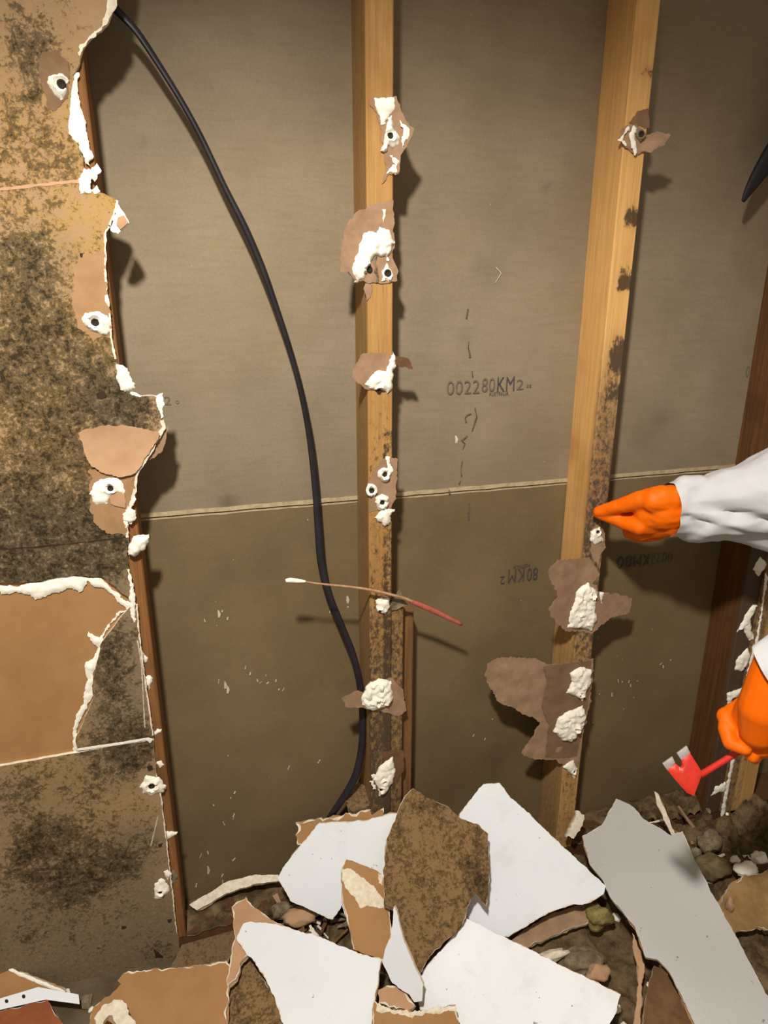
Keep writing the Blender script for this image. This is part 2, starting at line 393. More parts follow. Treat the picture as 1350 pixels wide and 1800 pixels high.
def stamp_set(u, v, k=1.):
    stamp(u, v, 57*k, 24*k, '0022', M['ink_faint']); stamp(u+61*k, v-5*k, 23*k, 24*k, '80', M['ink_faint']); stamp(u+88*k, v-6*k, 30*k, 25*k, 'KM', M['ink']); stamp(u+122*k, v-9*k, 12*k, 18*k, '2', M['ink_faint']); stamp(u+140*k, v-13*k, 8*k, 5*k, '--', M['ink_faint']); stamp(u+74*k, v+2*k, 34*k, 7*k, 'AUSTRALIA', M['ink'])
stamp_set(785, 694)
stamp(290, 712, 11, 15, '2', M['ink_faint']); stamp(309, 710, 6, 6, 'o', M['ink_faint']); stamp(1309, 663, 6, 20, '0', M['ink_faint'])
stamp(879, 1028, 8, 14, '2', M['ink'], True); stamp(893, 1026, 28, 24, 'KM', M['ink'], True); stamp(926, 1022, 19, 22, '80', M['ink'], True); stamp(902, 1001, 30, 6, 'AUSTRALIA', M['ink'], True)
stamp(1085, 1000, 26, 20, '80', M['ink'], True); stamp(1114, 997, 26, 20, 'KM', M['ink'], True); stamp(1146, 993, 36, 18, '0022', M['ink_faint'], True)
k = 220/1320
for q, pts in enumerate([[(505, 0), (500, 60), (520, 170)], [(540, 310), (545, 380)], [(480, 860), (468, 810), (490, 780), (530, 765)], [(570, 700), (590, 800), (570, 860), (540, 950)],
                         [(490, 1000), (430, 1050), (465, 1080), (440, 1140)], [(440, 1265), (425, 1340), (430, 1430)], [(418, 1470), (405, 1510)], [(300, 1570), (305, 1610)]]):
    strip('scribble_mark', sc(pts, 740, 600, k), [.0015+.0018*((i*7+q) % 3)/2 for i in range(len(pts))], M['mark'], wb, wallframe(-.0012), .0005, .001, q)
strip('scribble_mark', [(823, 543), (820, 560)], .003, M['mark'], wb, wallframe(-.0012), .0005, .001, 3)
strip('scribble_mark', [(872, 470), (881, 480), (871, 497)], .0014, M['scuff'], wb, wallframe(-.0012), .0005, .0005, 4)
strip('scribble_mark', [(826, 885), (824, 915)], .004, M['mark'], wb, wallframe(.0015), .0005, .001, 5)
for q in range(46):     # white plaster scuffs and splashes on the lower sheet
    u, v = random.choice([(395, 1205), (480, 1200), (450, 1195), (384, 1080), (850, 1285), (1100, 1200), (1090, 1215), (425, 1400), (390, 1500), (370, 1540), (610, 1050), (545, 1345), (730, 1250), (1150, 1160), (420, 1440)])
    u += random.gauss(0, 22); v += random.gauss(0, 12); L = random.uniform(2, 8); an = random.gauss(1.9, .4)
    strip('scuff_mark', [(u, v), (u+L*math.cos(an), v+L*math.sin(an))], random.uniform(.0012, .003), M['scuff'], wb, wallframe(.0015), .0006, .001, q)
for q, (u, v) in enumerate([(395, 1205), (384, 1080), (801, 773), (399, 1213), (610, 1055), (365, 1530)]):
    strip('scuff_mark', [(u, v-7), (u+2, v), (u+1, v+6)], [.003, .006, .003], M['scuff'], wb, wallframe(-.0012 if v < 850 else .0015), .0008, .0015, q+60)

# ---- front lining still standing on the left
FY = -.10
fl = wallframe(FY)
MR = [(130, 1400, 110, .10), (60, 1450, 110, .12), (200, 1480, 100, .12), (150, 1580, 110, .14), (60, 120, 90, .08), (70, 300, 110, .10), (120, 480, 50, .08), (120, 780, 60, .12), (40, 450, 40, .30), (65, 470, 45, .3), (25, 430, 40, .25), (40, 320, 70, .16), (60, 250, 80, .10), (100, 290, 50, .14), (40, 540, 70, .26), (80, 600, 60, .33), (40, 640, 60, .35), (130, 600, 50, .22), (60, 570, 60, .2), (150, 680, 60, .32), (40, 700, 70, .26), (110, 720, 60, .3),
      (200, 700, 40, .25), (245, 720, 40, .40), (265, 730, 25, .25), (60, 790, 80, .30), (110, 830, 60, .3), (60, 870, 80, .32), (130, 900, 50, .3), (40, 920, 80, .40), (110, 935, 60, .42), (160, 930, 50, .3), (20, 960, 60, .5), (80, 985, 60, .48), (150, 985, 70, .42), (200, 985, 40, .3),
      (210, 1120, 35, .50), (190, 1160, 35, .45), (185, 1210, 35, .42), (215, 1210, 40, .3), (210, 1280, 40, .50), (235, 1300, 40, .55), (195, 1330, 50, .55), (230, 1340, 35, .35), (60, 1360, 50, .20), (20, 1400, 50, .3), (130, 1430, 50, .15),
      (90, 1475, 40, .50), (60, 1500, 45, .45), (130, 1540, 55, .45), (170, 1540, 50, .38), (30, 1540, 50, .35), (220, 1510, 45, .32), (90, 1580, 60, .2), (240, 1450, 40, .25), (60, 1630, 60, .18), (25, 1640, 40, .2), (270, 1640, 25, .25), (190, 1630, 60, .1), (60, 60, 30, .18), (50, 85, 20, .25), (15, 40, 40, .15), (55, 160, 25, .2), (35, 40, 60, .1), (280, 1680, 40, .3), (120, 350, 30, .1)]
MG = [(110, 380, 90, .8), (60, 270, 100, .5), (130, 270, 60, .4), (160, 420, 60, .6), (80, 530, 90, .5), (170, 640, 60, .7), (90, 670, 60, .7), (60, 740, 70, .7), (40, 800, 90, .5), (110, 880, 80, .5), (100, 1390, 120, .8), (150, 1460, 120, .7), (150, 1570, 120, .5), (70, 200, 90, .4), (30, 590, 80, .4)]
MB = [(200, 715, 35, 1.), (190, 690, 60, .5), (60, 460, 60, .6), (60, 640, 80, .4), (90, 985, 120, .9), (20, 985, 80, .8), (170, 985, 80, .7), (225, 1130, 60, .7), (215, 1230, 70, .9), (215, 1330, 70, .9), (40, 1400, 100, .5), (100, 1500, 120, .35), (200, 1560, 120, .45), (100, 1660, 130, .9), (250, 1640, 90, .9), (60, 1740, 150, .9), (250, 1480, 60, .7), (30, 100, 100, .2), (150, 1700, 160, .8)]
def mouldtint(V):
    r = blobs(V, MR, FY); g = blobs(V, MG, FY); b = blobs(V, MB, FY)
    n = np.array([nz(v[0], v[2], 1, 14.)*.10+nz(v[0], v[2], 6, 38.)*.08 for v in V])
    return np.column_stack([np.clip(r*.78+.07+1.5*n, 0, .64), np.clip(g, 0, 1), np.clip(b, 0, 1), np.ones(len(V))])
wl = tag(bpy.data.objects.new('wall_left', None), 'torn mouldy plasterboard lining still standing left of the opening', kind='structure'); COL.objects.link(wl)
top_edge = [(204, 0), (198, 18), (192, 33), (178, 53), (160, 68), (145, 83), (139, 101), (135, 118), (127, 128), (123, 178), (118, 207), (121, 234), (139, 255), (147, 277), (150, 300), (142, 335), (184, 338), (206, 352), (200, 380), (192, 397), (184, 406),
            (185, 474), (187, 510), (194, 554), (195, 592), (203, 631), (212, 660), (222, 690), (249, 697), (273, 696), (283, 700), (284, 735), (288, 750), (275, 773), (255, 809), (241, 830), (237, 862), (228, 889), (222, 918), (224, 948), (224, 998), (231, 1030), (236, 1056)]
pu = fl.poly(top_edge)
hole_top = fl.poly([(215, 1042), (180, 1014), (130, 1012), (60, 1022), (0, 1026)])
zl = fl.px(0, 1026)[1]
core_u = jag(pu, .0022, .005, 1)
poly = [(-.30, 1.0), (-1.05, 1.0), (-1.05, zl-.012)]+hole_top[::-1]+[fl.px(231, 1052)]+pu[::-1]
def torn(poly2, amp, step, seed, keepx=-.80):   # tear only what is near the opening; straight cut edges stay outside the frame
    return jag(poly2, amp, step, seed)
solid('upper_sheet', fl, torn(poly, .0025, .006, 1), .010, [M['mould'], M['core'], M['kraft']], wl, .010, attr=mouldtint, seed=1)
# middle fragment still fixed to the stud, beside the broken-out area
mid = fl.poly([(236, 1060), (241, 1090), (246, 1126), (255, 1197), (264, 1256), (269, 1295), (200, 1308), (137, 1320), (133, 1297), (150, 1262), (163, 1228), (164, 1195), (170, 1165), (179, 1130), (200, 1100), (222, 1075)])
solid('middle_sheet', fl, jag(mid, .0015, .006, 2), .010, [M['mould'], M['core'], M['kraft']], wl, .007, attr=mouldtint, seed=2)
lo_poly = [fl.px(270, 1301), fl.px(200, 1311), fl.px(137, 1323), fl.px(0, 1347), (-1.05, fl.px(0, 1347)[1]), (-1.05, FLOOR), (fl.px(312, 1640)[0], FLOOR)]+fl.poly([(305, 1587), (293, 1483), (284, 1407), (284, 1401), (274, 1357)])
solid('lower_sheet', fl, jag(lo_poly, .0010, .007, 3), .010, [M['mould'], M['core'], M['kraft']], wl, .010, attr=mouldtint, seed=3)
# brown backing paper exposed where plaster has come away
fb = wallframe(FY+.0065)
bp = [(-1.05, fb.px(0, 1352)[1]), fb.px(0, 1352), fb.px(140, 1330), fb.px(185, 1300), fb.px(190, 1200), fb.px(215, 1105), fb.px(240, 1062), fb.px(215, 1030), fb.px(180, 1005), fb.px(0, 1015), (-1.05, fb.px(0, 1015)[1])]
solid('exposed_backing_paper', fb, bp, .002, M['kraft'], wl, .03, h=lambda a, b, d: .0008*nz(a, b, 0, 12))
# white crumbled plaster along the break
k = 400/1350
def zz3(p): return sc(p, 0, 960, k)
def zz1(p): return sc(p, 0, 0, k)
def zz2(p): return sc(p, 0, 480, k)
def zz4(p): return sc(p, 0, 1400, 1/3)
def lump(fr, pts, hh, seed, parent, mat=None, name='plaster_remnant', holes=(), amp=.0028, sp=.0036, base=.0006, th=.001, label=None):
    poly = jag(fr.poly(pts), amp, .0026, seed)
    hp = [(fr.px(*q[:2]), (q[2] if len(q) > 2 else 4.5)/900) for q in holes]
    def hfun(a, b, d):
        x = hh*(1-math.exp(-d/.0035))*(.74+.50*nz(a, b, seed, 120)+.16*nz(a, b, seed+3, 330))+base
        for (ca, cb), r in hp:
            q = math.hypot(a-ca, b-cb)/r
            x = x*(1-.92*math.exp(-(q/1.15)**4))+hh*.55*math.exp(-((q-1.55)/.38)**2)*(d > .001)
        return max(x, .0003)
    o = solid(name, fr, poly, th, mat or M['plaster'], parent, sp, h=hfun, seed=seed)
    if label: o['label'] = label
    for (ca, cb), r in hp:
        c = fr.w(ca, cb, .0012); seg = 10; V = []; Fq = []
        for j, (rr, hh2) in enumerate(((r*.95, 0), (r*.95, .0012), (r*.62, .0018), (r*.55, .0008))):
            for i in range(seg): th_ = 2*math.pi*i/seg; V.append(c+fr.ex*rr*math.cos(th_)+fr.ey*rr*math.sin(th_)+fr.n*hh2)
        for j in range(3):
            for i in range(seg): Fq.append((j*seg+i, j*seg+(i+1) % seg, (j+1)*seg+(i+1) % seg, (j+1)*seg+i))
        Fq.append(tuple(3*seg+i for i in range(seg)))
        tag(build('screw_head', V, Fq, M['hole'], o), 'dark screw head sunk in the plaster')
    return o
fb2 = wallframe(FY+.0045)
ge = [(0, 232), (100, 238), (200, 215), (300, 195), (420, 180), (520, 182), (600, 190), (640, 225), (740, 320), (800, 350), (760, 375), (720, 345), (680, 300), (600, 240), (560, 240), (520, 205), (490, 260), (470, 270), (430, 245), (380, 265), (330, 275), (260, 300), (210, 320), (180, 290), (100, 275), (0, 290)]
lump(fb2, zz3(ge), .004, 11, wl, name='gypsum_edge')
ge = [(760, 375), (720, 400), (650, 470), (610, 540), (600, 590), (580, 680), (555, 760), (552, 880), (520, 940), (490, 1000), (450, 1090), (465, 1150), (462, 1205), (440, 1220), (432, 1110), (450, 1010), (490, 940), (500, 870), (525, 790), (500, 750), (505, 690), (550, 660), (580, 600), (520, 530), (525, 505), (590, 545), (625, 500), (690, 400)]
lump(fb2, zz3(ge), .004, 12, wl, name='gypsum_edge')
lump(fl, zz3([(460, 1200), (700, 1165), (880, 1135), (905, 1145), (890, 1168), (870, 1150), (700, 1180), (460, 1214)]), .0015, 13, wl, name='gypsum_edge', amp=.0006)
lump(fl, zz3([(750, 130), (765, 140), (780, 190), (795, 250), (800, 330), (805, 450), (790, 460), (775, 400), (770, 310), (775, 240), (762, 190)]), .004, 14, wl, name='gypsum_edge')
lump(fl, zz1([(700, -40), (690, 0), (665, 70), (640, 120), (600, 190), (540, 240), (490, 285), (478, 330), (466, 330), (480, 270), (540, 215), (590, 165), (615, 100), (640, 0), (650, -40)]), .0022, 15, wl, M['core'], name='gypsum_edge')
lump(wallframe(FY+.005), zz1([(440, 420), (470, 430), (465, 590), (500, 690), (522, 850), (555, 940), (530, 985), (490, 930), (470, 860), (405, 790), (395, 700), (412, 600), (420, 470)]), .0055, 16, wl, name='gypsum_edge')
lump(fl, zz1([(500, 1000), (540, 1010), (538, 1140), (480, 1150), (468, 1060)]), .004, 17, wl); lump(wallframe(FY-.002), zz1([(540, 1005), (580, 965), (600, 1010), (562, 1080), (545, 1060)]), .004, 18, wl); lump(fl, zz1([(540, 1130), (570, 1100), (592, 1130), (560, 1150)]), .003, 19, wl)
lump(wallframe(FY-.012), zz1([(700, 1210), (740, 1270), (765, 1320), (700, 1390), (660, 1370), (670, 1300)]), .003, 20, wl, M['plaster'], th=.006)
lump(wallframe(FY-.0165), zz1([(700, 1290), (735, 1280), (763, 1322), (715, 1360), (690, 1330)]), .001, 21, wl, M['kraft_pale'], 'torn_paper', amp=.0006)
def patch(fr, pts, mat, parent, seed, curl=0., lift=.0008, th=.0008, name='torn_paper', cf=None, amp=.0018, label=None):
    """thin torn paper; cf(a,b) lifts it off the surface"""
    poly = jag(fr.poly(pts), amp*1.35, .003, seed); A = np.array(poly); c = A.mean(0); R = np.abs(A-c).max(0)+1e-6
    def bend(a, b):
        q = ((a-c[0])/R[0])**2+((b-c[1])/R[1])**2
        return lift+curl*q+.0007*nz(a, b, seed, 60)+(cf(a, b) if cf else 0)
    o = solid(name, fr, poly, th, mat, parent, .007, bend=bend, seed=seed)
    if label: o['label'] = label
    return o
M['kraft_wall'] = plain('brown_wall_paper', lin(166, 130, 94), lin(152, 116, 80), 22, .85, 240, .0006, .3)
M['oval'] = plain('damp_brown_paper', lin(132, 104, 78), lin(118, 90, 66), 35, .9)
patch(fl, zz1([(250, 310), (330, 298), (400, 370), (415, 450), (400, 580), (330, 660), (290, 640), (250, 500), (228, 420), (232, 370)]), M['oval'], wl, 30)
lump(fl, zz1([(290, 450), (360, 430), (412, 470), (395, 560), (370, 605), (320, 560), (283, 490)]), .006, 31, wl, holes=[(365*k, 500*k, 6)])
patch(fl, zz2([(430, 60), (450, -60), (520, -120), (622, -120), (628, 60), (650, 240), (660, 330), (560, 400), (470, 330), (430, 200)]), M['kraft_wall'], wl, 32, amp=.003)
lump(fl, zz2([(480, 270), (500, 240), (580, 225), (640, 250), (658, 330), (640, 370), (570, 355), (510, 320)]), .006, 33, wl, holes=[(565*k, 480+292*k, 6)])
lump(fl, zz2([(610, 130), (635, 115), (640, 200), (625, 190)]), .003, 34, wl)
lump(wallframe(FY-.001), zz2([(680, 530), (730, 560), (770, 590), (805, 660), (785, 705), (720, 690), (685, 610)]), .007, 35, wl, th=.006)
lump(fl, zz2([(770, 700), (840, 725), (830, 735), (775, 715)]), .002, 36, wl)
lump(wallframe(FY-.001), zz2([(922, 732), (945, 722), (972, 715), (968, 790), (962, 860), (945, 830), (935, 790)]), .004, 37, wl, th=.006)
patch(fl, zz2([(468, 940), (600, 905), (760, 900), (900, 930), (945, 945), (900, 1040), (858, 1110), (810, 1180), (735, 1205), (640, 1190), (540, 1140), (500, 1060)]), M['kraft_pale'], wl, 38, curl=.005, lift=.001)
patch(wallframe(FY+.006), zz2([(960, 950), (1000, 900), (985, 1000), (960, 1060), (880, 1110), (920, 1030)]), M['paper'], wl, 39)
patch(fl, zz2([(535, 1160), (640, 1195), (740, 1215), (795, 1210), (790, 1300), (765, 1400), (750, 1555), (640, 1540), (560, 1490), (535, 1380)]), M['kraft_wall'], wl, 40, amp=.003)
lump(fl, zz2([(528, 1310), (560, 1250), (610, 1215), (700, 1205), (735, 1250), (742, 1310), (690, 1300), (650, 1330), (640, 1375), (560, 1368)]), .005, 41, wl, holes=[(655*k, 480+1275*k, 5)])
patch(wallframe(FY-.002), zz2([(650, 1330), (700, 1295), (740, 1310), (742, 1392), (650, 1370)]), M['kraft_pale'], wl, 42)
lump(wallframe(FY), zz2([(725, 1430), (760, 1390), (800, 1410), (808, 1450), (780, 1490), (735, 1470)]), .007, 43, wl)
lump(wallframe(FY-.002), zz2([(765, 1610), (790, 1565), (880, 1558), (885, 1600), (850, 1640), (800, 1680), (755, 1670)]), .011, 44, wl, th=.006)
lump(fl, zz2([(790, 1300), (800, 1340), (775, 1400), (755, 1500), (745, 1550), (738, 1480), (760, 1380)]), .003, 45, wl)
lump(fl, zz3([(830, 1420), (870, 1360), (940, 1370), (985, 1420), (975, 1450), (900, 1480), (850, 1465)]), .006, 46, wl, holes=[(900*k, 960+1420*k, 6)])
M['stain'] = plain('rust_stain', lin(58, 40, 28), None, 60, .9)
for q, (x, y, s) in enumerate([(490, 1510, 16), (600, 725-1600+0, 0)][:1]): patch(fl, zz1([(x-s, y-s*.6), (x+s, y-s*.8), (x+s*1.2, y+s*.5), (x-s*.4, y+s)]), M['stain'], wl, 50+q, name='stain_spot')
patch(fl, zz2([(570, 710), (610, 700), (630, 730), (600, 750), (575, 740)]), M['stain'], wl, 52, name='stain_spot')
patch(fl, zz3([(870, 1310), (900, 1300), (912, 1325), (885, 1335)]), M['stain'], wl, 53, name='stain_spot')
patch(fl, zz4([(835, 250), (860, 245), (850, 265), (835, 268)]), M['stain'], wl, 54, name='stain_spot'); patch(fl, zz4([(880, 650), (905, 645), (900, 665), (882, 665)]), M['stain'], wl, 55, name='stain_spot')
patch(fl, zz4([(640, 685), (662, 685), (655, 700), (640, 698)]), M['stain'], wl, 56, name='stain_spot'); patch(fl, zz4([(810, 800), (850, 830), (860, 850), (820, 850)]), M['stain'], wl, 57, name='stain_spot')
lump(fl, zz4([(815, 460), (850, 430), (895, 470), (895, 500), (850, 540), (815, 535)]), .006, 58, wl, holes=[(845/3, 1400+500/3, 4)]); lump(wallframe(FY-.001), zz4([(865, 400), (885, 388), (905, 410), (885, 440)]), .006, 59, wl)
strip('scratch', zz4([(832, 105), (815, 180), (795, 260)]), .0022, M['scuff'], wl, fl, .0006, .0006, 3, .0004)
strip('scratch', zz3([(815, 560), (840, 700), (850, 900), (860, 1075)]), .0022, M['scuff'], wl, fl, .0006, .0008, 4, .0004)
for q, (pts_, w_) in enumerate([([(192, 398), (185, 408), (185, 474), (187, 510), (193, 554), (195, 592), (203, 631)], .0028), ([(285, 738), (288, 751), (275, 773), (255, 809), (241, 830)], .0062), ([(241, 830), (237, 862), (228, 889), (222, 918), (224, 945)], .0048), ([(206, 352), (202, 372), (193, 396)], .003), ([(240, 1062), (246, 1126), (255, 1197), (264, 1256), (269, 1292)], .0024), ([(275, 1360), (284, 1404), (293, 1483), (305, 1587), (311, 1640)], .002)]):
    strip('gypsum_edge', pts_, w_, M['core'], wl, fl, .002, .0014, 80+q, .0008, .0028)
strip('joint_groove', [(-60, 972), (0, 965), (60, 962), (130, 955), (222, 944)], .0026, M['stain'], wl, fl, .0006, .0012, 5, .0004)
strip('joint_ridge', [(-60, 340), (0, 333), (60, 326), (113, 321), (140, 318)], .004, M['kraft_pale'], wl, fl, .0006, .0012, 6, .0004)
# lining above the opening (out of the picture)
V, Fc = boxmesh(-1.05, 2.1, FY, FY+.01, 1.0, 1.5)
tag(build('wall_front', V, Fc, [M['kraft_pale']], smooth=False), 'lining left above the opening, over the studs', kind='structure')
# bottom plate
V, Fc = boxmesh(-1.1, 2.1, -.088, .0, FLOOR, FLOOR+.042)
tag(build('trim_1', V, Fc, M['timber_d'], smooth=False, attr=[(.2, .3, 0, 1)]*8), 'dark wet timber bottom plate under the studs', kind='structure')

# ================================================================== STUDS
SY = -.09
def studmesh(name, x0, w, y0, y1, z0, z1, mat, parent, mfun, step=.012, label=None):
    """squared timber with eased arrises and faint warp; y0 is the room side"""
    r = .002; prof = []
    def seg(a, b, n):
        for i in range(n): prof.append((a[0]+(b[0]-a[0])*i/n, a[1]+(b[1]-a[1])*i/n))
    x1 = x0+w
    seg((x0+r, y0), (x1-r, y0), max(3, int(w/.006))); seg((x1-r, y0), (x1, y0+r), 1); seg((x1, y0+r), (x1, y1), max(3, int((y1-y0)/.012)))
    seg((x1, y1), (x0, y1), 2); seg((x0, y1), (x0, y0+r), max(3, int((y1-y0)/.012))); seg((x0, y0+r), (x0+r, y0), 1)
    n = len(prof); m = int((z1-z0)/step)+1; V = []
    for j in range(m):
        z = z0+(z1-z0)*j/(m-1)
        for i, (x, y) in enumerate(prof):
            wv = .0007*nz(x*30, z*3, y*30+x0*9); V.append((x+wv, min(y+wv, y1), z))
    F = []
    for j in range(m-1):
        for i in range(n): i2 = (i+1) % n; F.append((j*n+i, j*n+i2, (j+1)*n+i2, (j+1)*n+i))
    F.append(tuple(range(n))[::-1]); F.append(tuple((m-1)*n+i for i in range(n)))
    A = np.array(V); a = mfun(A)
    o = build(name, V, F, mat, parent, None, True, np.column_stack([a[0], a[1], np.zeros(len(A)), np.ones(len(A))]))
    o.data.set_sharp_from_angle(angle=math.radians(30))
    if label: o['label'] = label
    return o
PZ = FLOOR+.042
def zpx(v, u=660): return at(u, v, SY).z
def ramp(z, pts):   # pts of (z, value) descending or ascending
    p = sorted(pts); return np.interp(z, [q[0] for q in p], [q[1] for q in p])

# left stud
sl = thing('wall_stud', (-.43, -.045, PZ), 'dark wet timber stud along the torn edge of the mouldy lining', 'stud', 'timber wall studs')
studmesh('timber', -.452, .045, SY, 0, PZ, 1.45, M['timber_l'], sl, lambda A: (ramp(A[:, 2], [(-.95, .30), (-.4, .12), (.4, .1), (1.4, 0)]), 0*A[:, 0]+.1))
fs = wallframe(SY)
for q, (pts, hh) in enumerate([([(845, 630), (875, 660), (870, 690), (850, 690)], .006), ([(860, 780), (890, 770), (905, 800), (885, 850), (865, 810)], .007), ([(905, 1110), (935, 1080), (960, 1085), (950, 1100), (910, 1125)], .005), ([(930, 1280), (955, 1270), (975, 1295), (945, 1315)], .006), ([(950, 1410), (985, 1415), (985, 1445), (955, 1440)], .006)]):
    lump(fs, zz3(pts), hh, 70+q, sl)
lump(fs, zz4([(868, 185), (938, 188), (900, 215), (880, 238)]), .006, 76, sl)
lump(fs, zz4([(890, 400), (925, 385), (935, 430), (910, 460)]), .004, 77, sl, M['dust'])

# centre stud
scn = thing('wall_stud', (.0225, -.045, PZ), 'middle golden timber stud with plaster lumps, behind the thin red-ended stick', 'stud', 'timber wall studs')
def mc(A):
    z = A[:, 2]; r = ramp(z, [(1.4, 0), (zpx(500), .08), (zpx(640), .26), (zpx(720), .30), (zpx(800), .36), (zpx(960), .34), (zpx(1100), .42), (zpx(1300), .48), (-.95, .5)])
    side = (A[:, 1] > SY+.006); r = np.where(side, r*.55, r)+np.where((A[:, 0] > .030) & (z < zpx(760)), .1, 0)
    for v in (632, 175): r = r+.4*np.exp(-((z-zpx(v))/.008)**2)*(np.abs(A[:, 0]-.02) < .013)
    return r, np.where(side, ramp(z, [(1.4, .25), (-.9, .55)]), ramp(z, [(1.4, 0), (zpx(900), 0), (zpx(1100), .3), (zpx(1250), .6), (-.9, .75)]))
studmesh('timber', 0, .045, SY, 0, PZ, 1.45, M['timber'], scn, mc)
zt = at(700, 1066, SY).z
studmesh('packer', .0455, .024, SY, -.035, PZ, zt, M['timber'], scn, lambda A: (0*A[:, 0]+.42, ramp(A[:, 2], [(zt, .35), (-.7, .7)])), label='short dark packing batten beside the stud')
studmesh('packer', .0705, .030, -.062, -.0, PZ, zt-.03, M['timber_l'], scn, lambda A: (0*A[:, 0]+.18, 0*A[:, 0]+.3), label='set-back dark batten')
def z7(p): return sc(p, 560, 130, 240/1080)
def z8(p): return sc(p, 560, 580, 240/1080)
def z9(p): return sc(p, 480, 960, 360/1350)
def za(p): return sc(p, 840, 900, 340/1093)
def zb(p): return sc(p, 960, 0, 390/1350)
def zc(p): return sc(p, 1130, 950, 220/695)
def h7(*h): return [(560+x*240/1080, 130+y*240/1080, r) for x, y, r in h]
def h8(*h): return [(560+x*240/1080, 580+y*240/1080, r) for x, y, r in h]
def h9(*h): return [(480+x*360/1350, 960+y*360/1350, r) for x, y, r in h]
def ha(*h): return [(840+x*340/1093, 900+y*340/1093, r) for x, y, r in h]
fs1 = wallframe(SY-.002); fs2 = wallframe(SY-.005)
xr = .045
flapR = lambda a, b: max(0, a-xr)*-.25      # paper past the arris sags back towards the cavity
patch(fs, z7([(400, 210), (440, 190), (610, 180), (640, 290), (690, 400), (735, 450), (720, 500), (680, 580), (640, 650), (630, 780), (560, 800), (500, 870), (530, 780), (515, 620), (490, 430), (460, 330), (410, 250)]), M['paper'], scn, 100, lift=.0015, cf=lambda a, b: max(0, a-.04)*.35)
lump(fs1, z7([(440, 200), (520, 185), (610, 195), (612, 260), (570, 310), (530, 400), (500, 400), (470, 310)]), .005, 101, scn)
lump(wallframe(SY-.003), z7([(545, 350), (580, 325), (595, 440), (635, 480), (645, 570), (600, 585), (560, 560), (545, 615), (498, 610), (525, 480), (540, 430)]), .007, 102, scn, holes=h7((565, 490, 5)))
lump(fs1, z7([(560, 640), (640, 680), (632, 785), (535, 790), (600, 710)]), .006, 103, scn)
lump(wallframe(SY-.010), z7([(640, 370), (690, 410), (740, 455), (720, 490), (690, 520), (660, 590), (655, 500), (665, 440)]), .003, 104, scn)
patch(fs, z7([(290, 1090), (400, 1050), (470, 1020), (585, 1000), (592, 1180), (598, 1340), (580, 1420), (622, 1560), (622, 1640), (560, 1652), (410, 1652), (370, 1640), (290, 1640), (225, 1560), (155, 1560), (165, 1400), (200, 1200)]), M['paper'], scn, 105, lift=.0015, cf=lambda a, b: max(0, -a)*.25)
lump(fs1, z7([(480, 1205), (560, 1230), (600, 1330), (560, 1400), (555, 1480), (520, 1450), (440, 1430), (400, 1520), (370, 1580), (365, 1630), (290, 1645), (225, 1560), (265, 1450), (320, 1360), (335, 1280), (400, 1245), (460, 1260)]), .011, 106, scn, holes=h7((400, 1545, 5)), amp=.003)
lump(fs1, z7([(500, 1640), (505, 1550), (540, 1495), (575, 1550), (580, 1640), (560, 1650), (545, 1635), (520, 1650)]), .006, 107, scn, holes=h7((545, 1575, 6)))
lump(fs1, z7([(430, 1440), (460, 1430), (470, 1640), (455, 1650), (445, 1540)]), .005, 108, scn, M['dust'])
lump(fs1, z7([(500, 1070), (530, 1070), (520, 1120), (505, 1180)]), .002, 109, scn)
patch(fs, z7([(370, 1650), (420, 1655), (415, 1760), (380, 1790), (360, 1700)]), M['paper'], scn, 110)
patch(fs, z8([(350, 185), (480, 180), (570, 190), (580, 330), (570, 480), (360, 460), (260, 370), (270, 290)]), M['paper'], scn, 111, lift=.0015, cf=lambda a, b: max(0, -a)*.2)
lump(fs1, z8([(590, 165), (612, 230), (592, 330), (582, 450), (545, 495), (500, 470), (400, 470), (355, 430), (400, 380), (480, 315), (540, 330), (570, 230)]), .009, 112, scn, holes=h8((475, 480, 4)))
patch(fs, z8([(600, 205), (725, 230), (748, 310), (650, 295), (600, 260)]), M['paper_dark'], scn, 113, lift=.001, cf=lambda a, b: max(0, a-.04)*-.1)
patch(fs, z8([(540, 1010), (622, 1020), (612, 1330), (570, 1400), (400, 1440), (393, 1200), (480, 1050)]), M['paper'], scn, 114, lift=.001)
def ring(fr, f, cx, cy, r, hh, seed, par, hr=5.):
    pts = [(cx+r*(1+.25*nz(math.cos(t)*2, math.sin(t)*2, seed))*math.cos(t), cy+r*1.15*(1+.25*nz(math.cos(t)*2, math.sin(t)*2, seed+4))*math.sin(t)) for t in [i*math.pi/6 for i in range(12)]]
    c = f([(cx, cy)])[0]; return lump(fr, f(pts), hh, seed, par, holes=[(c[0], c[1], hr)])
ring(fs1, z8, 522, 1140, 52, .007, 115, scn); ring(fs1, z8, 418, 1268, 46, .007, 116, scn, 5.5); ring(fs1, z8, 502, 1362, 55, .008, 117, scn)
lump(fs1, z8([(530, 1010), (560, 1005), (575, 1060), (590, 1120), (560, 1150), (545, 1080)]), .004, 118, scn)
lump(fs1, z8([(440, 1480), (480, 1440), (530, 1420), (605, 1420), (570, 1470), (555, 1540), (520, 1555), (480, 1520)]), .008, 119, scn)
lump(fs1, z9([(675, 360), (720, 335), (765, 350), (770, 400), (740, 445), (690, 435)]), .007, 120, scn, holes=h9((705, 425, 3)))
patch(wallframe(SY-.004), z9([(775, 380), (830, 280), (860, 350), (890, 385), (830, 412), (780, 420)]), M['dust'], scn, 121)
patch(fs, z9([(445, 985), (560, 935), (590, 960), (640, 890), (780, 870), (860, 940), (872, 1080), (830, 1118), (700, 1085), (600, 1062), (470, 1040)]), M['paper'], scn, 122, lift=.0015, cf=lambda a, b: max(0, -a)*.15)
